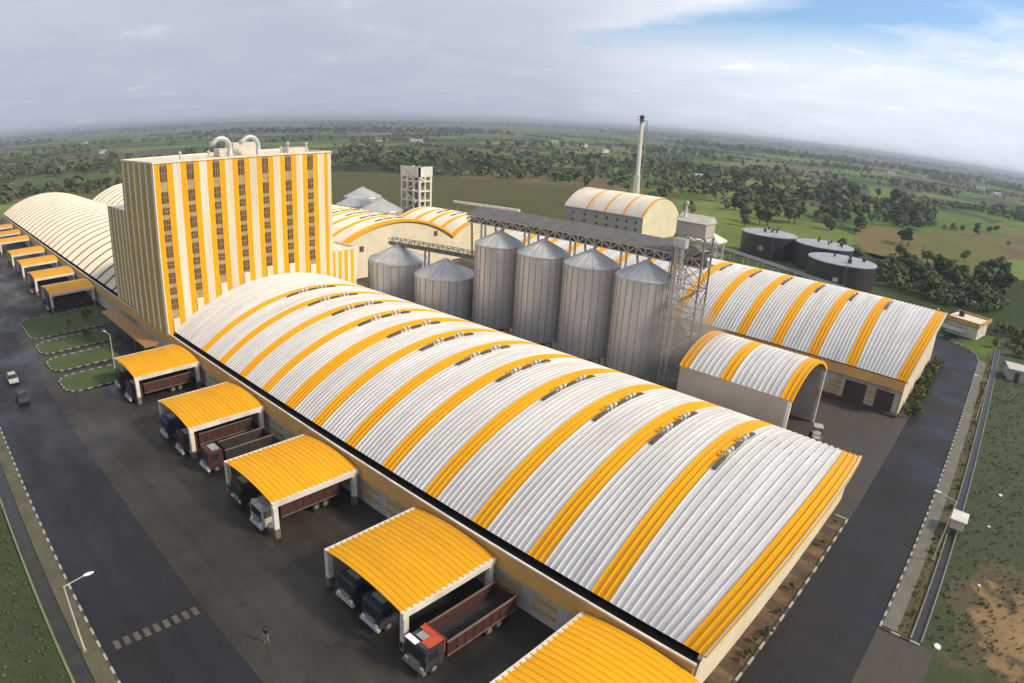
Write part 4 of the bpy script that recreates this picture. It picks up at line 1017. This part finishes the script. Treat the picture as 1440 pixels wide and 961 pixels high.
b = MB(); b.bar((202.6, 109, 14), (202.6, 109, 43.3), 0.10, 4); b.bar((203.2, 108.7, 14), (203.2, 108.7, 43.3), 0.10, 4)
for k in range(18): b.bar((202.6, 109, 14.5 + 1.6 * k), (203.2, 108.7, 14.5 + 1.6 * k), 0.07, 4)
b.build('ladder', 'steel', t)

# black tanks
def tank(x, y, r, h, label, sign):
    t = thing('storage_tank', label, 'tank', (x, y, 0), 'black storage tanks with pale roofs')
    b = MB(); b.smooth = False; b.lathe(x, y, [(r, 0), (r, h)], 64, cap=False); b.build('shell', 'tank', t)
    b = MB(); b.lathe(x, y, [(r - 0.02, h - 0.25), (r + 0.12, h - 0.22), (r + 0.12, h + 0.02), (r * .5, h + 0.45), (0.1, h + 0.7)], 64); b.build('roof', 'tanktop', t)
    rr = random.Random(int(x))
    for k in range(7):
        a = rr.uniform(0, 6.28); q = rr.uniform(0.2, .75) * r
        px_, py_ = x + q * math.cos(a), y + q * math.sin(a)
        b = MB(); b.lathe(px_, py_, [(0.3, h), (0.3, h + 1.3), (0.45, h + 1.35), (0.1, h + 1.6)], 10); b.build('roof_fitting', 'tank', t)
    a0 = math.atan2(CAM.y - y, CAM.x - x) + 0.15
    c, s = math.cos(a0), math.sin(a0); u = Vector((-s, c, 0))
    b = MB()
    for q in (-.25, .25): b.bar(Vector((x + (r + .3) * c, y + (r + .3) * s, 0)) + u * q, Vector((x + (r + .3) * c, y + (r + .3) * s, h + 1)) + u * q, 0.06, 4)
    for k in range(16): b.bar(Vector((x + (r + .3) * c, y + (r + .3) * s, .5 * k)) - u * .25, Vector((x + (r + .3) * c, y + (r + .3) * s, .5 * k)) + u * .25, 0.04, 4)
    b.build('ladder', 'steel', t)
    a1 = a0 + (-0.4 if sign == 'emblem' else -0.25); p = Vector((x + (r + .06) * math.cos(a1), y + (r + .06) * math.sin(a1), h * .45)); u = Vector((-math.sin(a1), math.cos(a1), 0)); o = Vector((math.cos(a1), math.sin(a1), 0)) * .05
    b = MB()
    if sign == 'emblem':
        for k in range(4):
            a = R(45 * k + 10); d = u * math.cos(a) + Vector((0, 0, 1)) * math.sin(a); b.bar(p + o - d * 1.25, p + o + d * 1.25, 0.13, 4)
        b.build('painted_emblem', 'steellight', t)
    elif sign == 'plate':
        Z = Vector((0, 0, 1))
        b.raw([p - u * .8 - Z * .6, p + u * .8 - Z * .6, p + u * .8 + Z * .6, p - u * .8 + Z * .6, p - u * .8 - Z * .6 + o, p + u * .8 - Z * .6 + o, p + u * .8 + Z * .6 + o, p - u * .8 + Z * .6 + o],
              [(4, 5, 6, 7), (0, 4, 7, 3), (1, 2, 6, 5), (3, 7, 6, 2), (0, 1, 5, 4)]); b.build('sign_plate', 'steellight', t)
    return t
tank(204.9, 55.7, 9.8, 8, 'black tank with a pale star-like mark, nearest the headhouse', 'emblem')
tank(203.1, 35.2, 9.8, 8, 'black tank half hidden behind the other two tanks', None)
tank(177.8, 22.9, 10.2, 8, 'nearest black tank, with a small white plate, right behind the striped roof', 'plate')
t = thing('pipe_rack', 'low grey pipe rack running in front of the black tanks', 'pipe rack', (172, 42, 0))
A_, B_ = Vector((187, 74, 3.2)), Vector((158, 14, 3.2)); d = (B_ - A_)
for q in (-1.6, -.8, 0, .8, 1.6):
    u = Vector((d.y, -d.x, 0)).normalized() * q; b = MB(); b.bar(A_ + u, B_ + u, 0.32, 6); b.build('pipe', 'steel', t)
for k in range(11):
    p = A_ + d * (k / 10); u = Vector((d.y, -d.x, 0)).normalized() * 2.1
    b = MB(); b.bar(p - u - Vector((0, 0, 3.2)), p - u, .18, 4); b.bar(p + u - Vector((0, 0, 3.2)), p + u, .18, 4); b.bar(p - u - Vector((0, 0, .4)), p + u - Vector((0, 0, .4)), .18, 4); b.build('frame', 'steellight', t)

# white frame tower behind the roofs
t = thing('white_frame_tower', 'white concrete frame tower with open floors and stairs behind the vaulted roofs', 'tower', (122, 148, 0))
tx0, tx1, ty0, ty1 = 118, 123, 144.5, 153.5
b = MB()
for x in (tx0, tx1):
    for y in (ty0, ty0 + 3, ty0 + 6, ty1): b.box(x - .35, x + .35, y - .35, y + .35, 0, 24)
for k in range(7):
    z = 2.5 + k * 3.3
    b.box(tx0 - .4, tx1 + .4, ty0 - .4, ty1 + .4, z, z + .45)
b.build('frame', 'white', t)
b = MB(); b.box(tx0 - .45, tx0 + .1, ty0 - .45, ty1 + .45, 20.8, 24.2); b.box(tx0 - .45, tx1 + .45, ty0 - .45, ty0 + .1, 20.8, 24.2); b.build('top_wall', 'white', t)
b = MB(); b.box(tx0 + 2, tx1 - 1.5, ty0 + 1.5, ty1 - 1.5, 0, 20); b.build('core', 'galleryroof', t)
b = MB()
for k in range(6):
    z = 2.5 + k * 3.3; ya, yb = (ty0 + .5, ty0 + 6) if k % 2 else (ty0 + 6, ty0 + .5)
    b.bar((tx0 - 1.2, ya, z), (tx0 - 1.2, yb, z + 3.3), .25, 4)
b.build('stairs', 'steellight', t)
b = MB(); b.bar((tx0 - .5, ty0 - .5, 20.5), (tx0 - .5, ty0 - 3.2, 19.6), .5, 4); b.build('side_canopy', 'white', t)
t = thing('rooftop_duct', 'long pale duct lying beyond the small striped vault', 'duct', (125, 121, 0))
b = MB(); b.bar((132, 142, 11.8), (132, 112, 12.2), .5, 8); b.build('pipe', 'white', t)
for y in (114, 127, 140):
    b = MB(); b.box(131.8, 132.2, y, y + .4, 0, 11.6); b.build('support', 'steel', t)

# gatehouse at the road end
t = thing('gatehouse', 'small white gatehouse with a yellow-edged flat roof and a grey lean-to at the road end', 'gatehouse', (157, -15, 0))
def rbox(b, cx_, cy_, w_, d_, z0, z1, ang, mi=0):
    mtx = Matrix.Translation((cx_, cy_, 0)) @ Matrix.Rotation(ang, 4, 'Z'); b.box(-w_ / 2, w_ / 2, -d_ / 2, d_ / 2, z0, z1, mi, mtx)
AN = R(-12)
b = MB(); rbox(b, 158, -16.5, 9, 8, 0, 3.4, AN); b.build('walls', 'white', t)
b = MB(); rbox(b, 158, -16.5, 10, 9, 3.41, 3.75, AN); b.build('roof', 'wallcream', t)
b = MB(); rbox(b, 158, -21.0, 10.2, 0.25, 3.3, 4.3, AN); rbox(b, 152.9, -15.3, 0.25, 9.0, 3.3, 4.3, AN); rbox(b, 163, -17.6, .25, 9, 3.3, 4.3, AN); b.build('parapet', 'fascia', t)
b = MB(); rbox(b, 149.5, -13.5, 5.5, 6, 2.2, 2.4, AN); b.build('lean_to_roof', 'galvdark', t)
for (x, y) in ((147, -11), (147.8, -15.5)):
    b = MB(); b.box(x, x + .15, y, y + .15, 0, 2.2); b.build('lean_to_post', 'steel', t)
b = MB(); rbox(b, 153.45, -17.3, .1, 1.4, .8, 2.4, AN); b.build('window', 'glass', t)
b = MB(); b.lathe(159, -14.5, [(0.7, 3.76), (0.7, 4.9), (0.1, 5.2)], 14); b.build('roof_tank', 'black', t)
t = thing('roadside_hut', 'small pale hut in the grass at the right edge, below the gatehouse', 'hut', (128, -31, 0))
b = MB(); rbox(b, 128, -29.5, 5, 3.5, 0, 2.3, R(10)); b.build('walls', 'wallgrey', t)
b = MB(); rbox(b, 128, -29.5, 5.6, 4.1, 2.31, 2.5, R(10)); b.build('roof', 'steellight', t)
b = MB(); rbox(b, 125.4, -30, .1, .9, .1, 1.9, R(10)); b.build('door', 'door', t)

# small loader beside the open vault
t = thing('loader_tractor', 'small white loader standing behind the crest of the near striped roof', 'loader', (62, -3.8, 0), None, R(20))
def lp(name, fn, m_, par=None):
    b = MB(); fn(b); return link(name, b.mesh(name, m_), par or t)
lp('body', lambda b: (b.box(-1.4, 1.0, -.5, .5, .6, 1.3), b.box(-.5, .9, -.65, .65, 1.3, 1.5)), 'cabwhite')
for x in (-.4, .75):
    for y in (-.6, .52): lp('cab_post', lambda b: b.box(x, x + .08, y, y + .08, 1.5, 2.5), 'black')
lp('cab_roof', lambda b: b.box(-.55, .95, -.7, .7, 2.5, 2.62), 'cabwhite')
for s_ in (-.7, .7): lp('loader_arm', lambda b: b.bar((-.6, s_, 1.4), (-2.6, s_, .7), .09), 'steel')
lp('bucket', lambda b: b.raw([(-2.6, -1.1, .25), (-3.3, -1.1, .2), (-2.6, -1.1, 1.0), (-2.6, 1.1, .25), (-3.3, 1.1, .2), (-2.6, 1.1, 1.0)], [(0, 1, 2), (3, 5, 4), (0, 3, 4, 1), (0, 2, 5, 3)]), 'cabwhite')
for (wx, rr) in ((-1.0, .42), (.7, .62)):
    for s in (-1, 1): lp('wheel', lambda b: b.bar((wx, s * .6, rr), (wx, s * .9, rr), rr, 18), 'tyre')

# ------------------------------------------------------------------ person in the yard
def person(x, y, rz, label):
    """one skinned body with clothing and hair as children"""
    t = thing('person', label, 'person', (x, y, 0), None, rz)
    J = {'pel': (0, 0, .95), 'bel': (0, .01, 1.12), 'chest': (0, .01, 1.36), 'neck': (0, .0, 1.50), 'chin': (0, -.02, 1.58), 'head': (0, -.01, 1.68), 'top': (0, 0, 1.76),
         'hl': (.10, 0, .90), 'kl': (.12, -.06, .50), 'al': (.12, .06, .09), 'tl': (.13, -.14, .04),
         'hr': (-.10, 0, .90), 'kr': (-.11, -.02, .50), 'ar': (-.13, -.10, .09), 'tr': (-.14, -.30, .04),
         'sl': (.19, .01, 1.43), 'el': (.25, .05, 1.15), 'wl': (.27, -.06, .91), 'fl': (.27, -.10, .82),
         'sr': (-.19, .01, 1.43), 'er': (-.26, .04, 1.15), 'wr': (-.27, -.08, .92), 'fr': (-.27, -.13, .84)}
    rad = {'pel': .15, 'bel': .13, 'chest': .15, 'neck': .06, 'chin': .075, 'head': .095, 'top': .06, 'hl': .10, 'kl': .06, 'al': .04, 'tl': .035, 'hr': .10, 'kr': .06, 'ar': .04, 'tr': .035,
           'sl': .07, 'el': .045, 'wl': .03, 'fl': .03, 'sr': .07, 'er': .045, 'wr': .03, 'fr': .03}
    E = [('pel', 'bel'), ('bel', 'chest'), ('chest', 'neck'), ('neck', 'chin'), ('chin', 'head'), ('head', 'top'), ('pel', 'hl'), ('hl', 'kl'), ('kl', 'al'), ('al', 'tl'), ('pel', 'hr'), ('hr', 'kr'), ('kr', 'ar'), ('ar', 'tr'),
         ('chest', 'sl'), ('sl', 'el'), ('el', 'wl'), ('wl', 'fl'), ('chest', 'sr'), ('sr', 'er'), ('er', 'wr'), ('wr', 'fr')]
    def skin(name, keys, mt, grow=1.0):
        idx = {k: i for i, k in enumerate(keys)}
        me = bpy.data.meshes.new(name); me.from_pydata([J[k] for k in keys], [(idx[a], idx[b]) for a, b in E if a in idx and b in idx], [])
        me.materials.append(M[mt]); o = link(name, me, t)
        md = o.modifiers.new('skin', 'SKIN')
        if not me.skin_vertices: me.attributes.new('x', 'FLOAT', 'POINT')
        for k, sv in zip(keys, me.skin_vertices[0].data): sv.radius = (rad[k] * grow, rad[k] * grow)
        me.skin_vertices[0].data[0].use_root = True
        o.modifiers.new('sub', 'SUBSURF').render_levels = 2
        return o
    try:
        skin('body', list(J), 'skin')
        skin('shirt', ['chest', 'bel', 'pel', 'neck', 'sl', 'el', 'sr', 'er'], 'shirt', 1.3)
        skin('trousers', ['pel', 'hl', 'kl', 'al', 'hr', 'kr', 'ar'], 'trousers', 1.22)
    except Exception as ex:
        print('person skin failed', ex)
    b = MB(); b.smooth = True; b.lathe(0, .015, [(.10, 1.66), (.112, 1.72), (.09, 1.79), (.03, 1.82)], 12); link('hair', b.mesh('hair', 'hair'), t)
person(-12.7, 15.6, R(-60), 'person in a dark top and grey trousers walking across the yard')

# ------------------------------------------------------------------ vegetation
def clump_mesh(name, seed, height, spread, nleaf, leaf, lobes, mt='leaf'):
    r = random.Random(seed); b = MB()
    L_ = []
    for k in range(lobes):
        a = r.uniform(0, 6.28); q = r.uniform(0, .62) * spread; z = height * r.uniform(.38, .82)
        L_.append((q * math.cos(a), q * math.sin(a), z, spread * r.uniform(.34, .58)))
    for k in range(nleaf):
        lx, ly, lz, lr = L_[r.randrange(lobes)]
        v = Vector((r.gauss(0, 1), r.gauss(0, 1), r.gauss(0, 1))).normalized() * lr * (r.random() ** 0.35); v.z *= 0.75
        c = Vector((lx, ly, lz)) + v
        n = (v.normalized() + Vector((r.uniform(-.7, .7), r.uniform(-.7, .7), r.uniform(-.2, 1)))).normalized()
        u = n.orthogonal().normalized(); w_ = n.cross(u); s = leaf * r.uniform(.6, 1.35)
        a = r.uniform(0, 3.1); u, w_ = u * math.cos(a) + w_ * math.sin(a), w_ * math.cos(a) - u * math.sin(a)
        b.raw([c - u * s, c + w_ * s * .7, c + u * s, c - w_ * s * .7], [(0, 1, 2, 3)])
    return b.mesh(name, mt), L_
def trunk_mesh(name, height, L_):
    b = MB(); b.bar((0, 0, 0), (0, 0, height * .45), .28, 7, 0, .16)
    for (x, y, z, q) in L_[:5]: b.bar((0, 0, height * .36), (x * .8, y * .8, z), .13, 5, 0, .05)
    return b.mesh(name, 'bark')
TREES = []
for k, (hh, sp, nl, lb) in enumerate(((8, 4.2, 620, 7), (7, 3.4, 520, 6), (10, 4.4, 700, 8), (6, 3.6, 480, 5), (9, 3.0, 520, 6))):
    cm, L_ = clump_mesh('crown_mesh', 10 + k, hh, sp, nl, .55, lb); TREES.append((cm, trunk_mesh('trunk_mesh', hh, L_), hh))
def inpoly(x, y, P):
    c = False; j = len(P) - 1
    for i in range(len(P)):
        if (P[i][1] > y) != (P[j][1] > y) and x < (P[j][0] - P[i][0]) * (y - P[i][1]) / (P[j][1] - P[i][1]) + P[i][0]: c = not c
        j = i
    return c
def sample(P, n, r):
    xs = [p[0] for p in P]; ys_ = [p[1] for p in P]; out = []
    while len(out) < n:
        x, y = r.uniform(min(xs), max(xs)), r.uniform(min(ys_), max(ys_))
        if inpoly(x, y, P): out.append((x, y))
    return out
REG = {
    'belt': [(546,825), (558,600), (652,467), (714,401), (738,315), (453,188), (396,218), (361,257), (303,315), (270,419)],
    'mid': [(930,448), (1239,284), (570,104), (420,106), (353,125), (410,174)],
    'grove_a': [(512,134), (677,135), (415,55), (300,46), (349,77)],
    'grove_b': [(474,58), (541,39), (420,25), (395,43)],
    'near_right': [(228,23), (267,19), (238,-5), (278,-22), (194,-25), (187,-8), (195,12)],
    'left_row': [(39,494), (72,453), (108,436), (95,395), (55,398), (28,422)],
    'left_scatter': [(109,989), (155,869), (253,737), (120,490), (50,577)],
    'behind_tanks': [(329,133), (388,101), (308,71), (263,89)],
}
r = random.Random(11); SPOTS = []
for k, n, s in (('grove_a', 26, 1.15), ('grove_b', 22, 1.1), ('near_right', 34, .8), ('left_row', 26, .85), ('left_scatter', 24, 1.1), ('behind_tanks', 18, 1.0), ('belt', 40, 1.15), ('mid', 26, 1.2)):
    for (x, y) in sample(REG[k], n, r): SPOTS.append((x, y, s * r.uniform(.7, 1.3), k))
for (x, y, s) in ((560, 70, 1.7), (575, 74, 1.6), (552, 60, 1.5), (310, 22, 1.1), (316, 26, .9), (262, 4, .8), (270, 8, .7), (247, -14, .9), (243, -18, .8), (500, 80, 1), (640, 100, 1), (470, 0, .7), (450, 8, .7), (445, 14, .7), (480, -8, .6), (495, -12, .6),
                  (300, -5, .6), (230, 30, .9), (236, 36, .9), (225, 45, .8)): SPOTS.append((x, y, s, 'lone'))
GRP = {'belt': ('tree in the dark belt of trees behind the olive field', 'trees of the belt behind the olive field'), 'mid': ('tree scattered over the hazy fields right of the chimney', 'trees scattered right of the chimney'),
       'grove_a': ('tree in the loose dark grove above the black tanks', 'trees above the black tanks'), 'grove_b': ('tree in the small dense dark grove between green fields', 'trees of the small dense grove'),
       'near_right': ('tree in the dark thicket between nearest tank and gatehouse', 'trees between tank and gatehouse'), 'left_row': ('tree in the hedge row right behind the pale roofs', 'trees of the row behind the pale roofs'),
       'left_scatter': ('tree scattered over the meadows beyond the pale roofs', 'trees beyond the pale roofs'), 'behind_tanks': ('tree on the grass between headhouse and first tank', 'trees behind the first tank'),
       'lone': ('lone tree along a field edge beyond the tanks', 'lone trees along the field edges')}
for i, (x, y, s, k) in enumerate(SPOTS):
    cm, tm, hh = TREES[r.randrange(5)]
    t = thing('broadleaf_tree', GRP[k][0], 'tree', (x, y, -.05), GRP[k][1], r.uniform(0, 6.28)); t.scale = (s * r.uniform(.9, 1.25), s * r.uniform(.9, 1.25), s)
    link('crown', cm, t); link('trunk', tm, t)
# woods and hedge lines too many to count
import numpy as np
def mass(name, pts, label, seed, mt='leaf2', nf=9):
    rr = np.random.RandomState(seed); pts = np.array(pts, float); n = len(pts)
    # every tree of the mass is a ragged cluster of nf facets
    c = np.repeat(pts[:, :2], nf, 0); s = np.repeat(pts[:, 2], nf)
    d = rr.normal(size=(n * nf, 3)); d /= np.linalg.norm(d, axis=1)[:, None]
    ctr = np.stack([c[:, 0] + d[:, 0] * s * 1.9, c[:, 1] + d[:, 1] * s * 1.9, s * (2.6 + d[:, 2] * 1.7)], 1)
    nr = d + rr.normal(size=d.shape) * .5 + np.array([0, 0, .6]); nr /= np.linalg.norm(nr, axis=1)[:, None]
    u = np.cross(nr, rr.normal(size=d.shape)); u /= np.linalg.norm(u, axis=1)[:, None]; w_ = np.cross(nr, u)
    q = (s * rr.uniform(1.2, 2.2, n * nf) * (9.0 / nf) ** 0.5)[:, None]
    V = np.stack([ctr - u * q, ctr + w_ * q * .8, ctr + u * q, ctr - w_ * q * .8], 1).reshape(-1, 3)
    me = bpy.data.meshes.new(name); me.vertices.add(len(V)); me.vertices.foreach_set('co', V.ravel())
    m4 = n * nf; me.loops.add(m4 * 4); me.loops.foreach_set('vertex_index', np.arange(m4 * 4)); me.polygons.add(m4)
    me.polygons.foreach_set('loop_start', np.arange(0, m4 * 4, 4)); me.polygons.foreach_set('loop_total', np.full(m4, 4)); me.update(); me.validate()
    me.materials.append(M[mt]); o = link(name, me); o['kind'] = 'stuff'; o['label'] = label; o['category'] = 'woods'; return o
nr_ = np.random.RandomState(5)
P = []
for k, n, s in (('belt', 380, 1.0), ('mid', 40, .9), ('grove_a', 40, 1.1), ('grove_b', 70, 1.2), ('near_right', 150, .75), ('left_row', 70, .9)):
    for (x, y) in sample(REG[k], n, r): P.append((x, y, s * r.uniform(.6, 1.2)))
mass('woodland', P, 'dark belts of woodland between the fields', 1, nf=30)
P = []
# hedge lines following field edges, and clumps, out to several kilometres
for k in range(210):
    d = 420 * math.exp(r.uniform(0, 2.5)); a = r.uniform(-.12, 1.75)   # azimuth from +Y towards +X
    x, y = CAM.x + d * math.sin(a), CAM.y + d * math.cos(a)
    if any(inpoly(x, y, v[0]) for v in F_.values()): continue
    th = -.5 + (math.pi / 2 if r.random() < .5 else 0) + r.gauss(0, .08); ln = r.uniform(60, 420); n = int(ln / 7)
    if r.random() < .35:
        for j in range(int(14 + d / 90)): P.append((x + r.gauss(0, 45), y + r.gauss(0, 25), r.uniform(1.0, 2.2)))
    else:
        for j in range(n): q = ln * j / n; P.append((x + q * math.cos(th) + r.gauss(0, 2), y + q * math.sin(th) + r.gauss(0, 2), r.uniform(.5, 1.35)))
P = [p for p in P if not any(inpoly(p[0], p[1], v[0]) for v in F_.values()) and not (-40 < p[0] < 215 and p[1] < 330)]
mass('hedgerows', P, 'hedge lines and tree clumps across the farmland', 2, nf=16)
P = []
for k in range(9000):
    d = 1900 * math.exp(r.uniform(0, 1.8)); a = r.uniform(-.15, 1.8)
    x, y = CAM.x + d * math.sin(a), CAM.y + d * math.cos(a)
    if math.sin(x * .0031 + 1) * math.sin(y * .0027) + math.sin((x + y) * .0011) * .6 < .25 and d < 5000: continue
    P.append((x, y, r.uniform(1.2, 2.4) * (1 + d / 6000)))
mass('distant_woods', P, 'hazy woods filling the land below the horizon', 3, nf=5)

# shrubs along the far striped warehouse's gable, on the verge and in the bed
SH = [clump_mesh('shrub_mesh', 60 + k, .9, .6, 90, .16, 4, 'shrub')[0] for k in range(3)]
def shrubs(spots, label, group, s0):
    for (x, y) in spots:
        t = link('shrub', SH[r.randrange(3)], None, (x, y, 0.0)); t.scale = [s0 * r.uniform(.7, 1.4)] * 3; t.rotation_euler.z = r.uniform(0, 6); tag(t, label, 'shrub', group)
shrubs([(r.uniform(84, 122), r.uniform(-14.2, -12.6)) for k in range(46)], 'leafy shrub in the strip under the far striped gable', 'shrubs under the far striped gable', 1.7)
shrubs([(r.uniform(28.5, 140), r.uniform(-24.4, -23.4)) for k in range(40)], 'small weed bush on the verge between pavement and drain', 'weed bushes on the verge', .55)
shrubs([(1.0, 121.5), (-3.5, 120.0), (-2.5, 106.5), (0.2, 96.0)], 'low dark shrub growing in the middle of a grass island', 'shrubs on the grass islands', 2.0)
shrubs([(r.uniform(8, 44), r.uniform(-13.3, -12.2)) for k in range(10)], 'low brown-green plant in the bed below the near gable', 'plants in the bed below the near gable', .7)
shrubs([(r.uniform(146, 175), r.uniform(-34, -24)) for k in range(20)], 'dark bush beside the gatehouse', 'bushes beside the gatehouse', 2.4)

P = [(r.uniform(28, 140), -26.2 - abs(r.gauss(0, 9)), r.uniform(.02, .07)) for k in range(1500)] + [(-28.4 - abs(r.gauss(0, 4)), r.uniform(10, 110), r.uniform(.02, .07)) for k in range(900)] + [(r.uniform(28, 140), r.uniform(-24.5, -23.3), r.uniform(.02, .05)) for k in range(400)]
mass('weed_tufts', P, 'weed tufts scattered over the perimeter grass', 9, 'shrub', nf=7)
b = MB(); rq = random.Random(4)  # short dark marks in the rib valleys beside the crest
for k in range(46):
    y = -3.6 - .61 * rq.randrange(0, 9) - .2; x = 31 + rq.uniform(0, 4) - (-y - 3.6) * .2; f = min(1.0, max(0.0, (-3.2 - y) / 6.5)) * 2.3
    ln = rq.uniform(.3, .9); z0, _ = roof_z(*S1, x); z1, _ = roof_z(*S1, x + ln); yy = y - f * (1 - ((2 * x - 56.4) / 41.2) ** 2)
    b.raw([(x, yy, z0 + .03), (x + ln, yy, z1 + .03), (x + ln, yy + .16, z1 + .03), (x, yy + .16, z0 + .03), (x, yy, z0 + .07), (x + ln, yy, z1 + .07), (x + ln, yy + .16, z1 + .07), (x, yy + .16, z0 + .07)],
          [(4, 5, 6, 7), (0, 1, 5, 4), (1, 2, 6, 5), (2, 3, 7, 6), (3, 0, 4, 7)])
o = b.build('dark_roof_marks', 'dark', wh); o['kind'] = 'stuff'
# scraps of white sacking on the grass
for (x, y, s, lb) in ((28.6, -27.2, .8, 'white scrap of sacking on the soil beside the drain end'), (66.5, -30.0, .55, 'white scrap on the dark grass above the soil patch'), (41.8, -29.5, .3, 'tiny white scrap at the soil patch edge'),
                  (56.0, -29.2, .3, 'small white scrap on the grass behind the cabinet')):
    b = MB(); rr = random.Random(int(x)); P_ = [(x + s * math.cos(a) * rr.uniform(.4, .9), y + s * math.sin(a) * rr.uniform(.3, .8)) for a in [R(51 * k) for k in range(7)]]
    b.prism(P_, 0, .12); tag(b.build('sacking_scrap', 'litter'), lb, 'litter')

# distant houses
hm = MB(); hm.box(-6, 6, -4, 4, 0, 3.6); HM = hm.mesh('house_walls', 'white')
hr_ = MB(); hr_.raw([(-6.5, -4.5, 3.6), (6.5, -4.5, 3.6), (6.5, 4.5, 3.6), (-6.5, 4.5, 3.6), (-6.5, 0, 5.4), (6.5, 0, 5.4)], [(0, 1, 5, 4), (2, 3, 4, 5), (0, 4, 3), (1, 2, 5), (0, 3, 2, 1)]); HR = hr_.mesh('house_roof', 'tanktop')
for (x, y) in [(694, 902), (728, 925), (748, 875), (713, 818), (1034, 777), (972, 666), (1283, 230), (1402, 220), (1486, 164), (1408, 49), (1248, 14), (527, 232), (829, 529), (380, 1676), (251, 1031)]:
    t = thing('farmhouse', 'tiny white farmhouse far off among the fields', 'house', (x, y, 0), 'tiny farmhouses far off among the fields', r.uniform(0, 3)); s = .6 + math.hypot(x, y) / 2200; t.scale = (s, s, s)
    link('walls', HM, t); link('roof', HR, t)

# ------------------------------------------------------------------ haze
mt = bpy.data.materials.new('haze_air'); mt.use_nodes = True; nt = mt.node_tree
nt.nodes.remove(nt.nodes['Principled BSDF'])
pv = nt.nodes.new('ShaderNodeVolumePrincipled'); pv.inputs['Color'].default_value = (0.56, 0.65, 0.76, 1); pv.inputs['Density'].default_value = 0.00022; pv.inputs['Anisotropy'].default_value = 0.1
nt.links.new(pv.outputs[0], nt.nodes['Material Output'].inputs['Volume'])
b = MB(); b.box(-GR - 50, GR + 50, -GR - 50, GR + 50, -1.0, 58)
M['haze'] = mt
hzo = b.build('haze', 'haze'); hzo['kind'] = 'stuff'; hzo['label'] = 'thin grey haze over the plain'; hzo['category'] = 'haze'

mt = bpy.data.materials.new('dust_air'); mt.use_nodes = True; nt = mt.node_tree
nt.nodes.remove(nt.nodes['Principled BSDF'])
pv = nt.nodes.new('ShaderNodeVolumePrincipled'); pv.inputs['Color'].default_value = (0.84, 0.79, 0.72, 1); pv.inputs['Density'].default_value = 0.085
nt.links.new(pv.outputs[0], nt.nodes['Material Output'].inputs['Volume'])
M['dust'] = mt
b = MB(); b.smooth = True
for (x, y, z, q) in ((59.0, 18.0, 8.0, 7.0),):
    n = 16; P = []; fs = []
    prof = [(q * math.sin(math.pi * i / 10) * (1 + .12 * math.sin(i * 2.3)) + .02, z - q * 1.25 * math.cos(math.pi * i / 10)) for i in range(11)]
    b.lathe(x, y, prof, n)
o = b.build('dust_haze', 'dust'); o['kind'] = 'stuff'; o['label'] = 'faint brown dust drifting at the foot of the lattice tower'; o['category'] = 'dust'
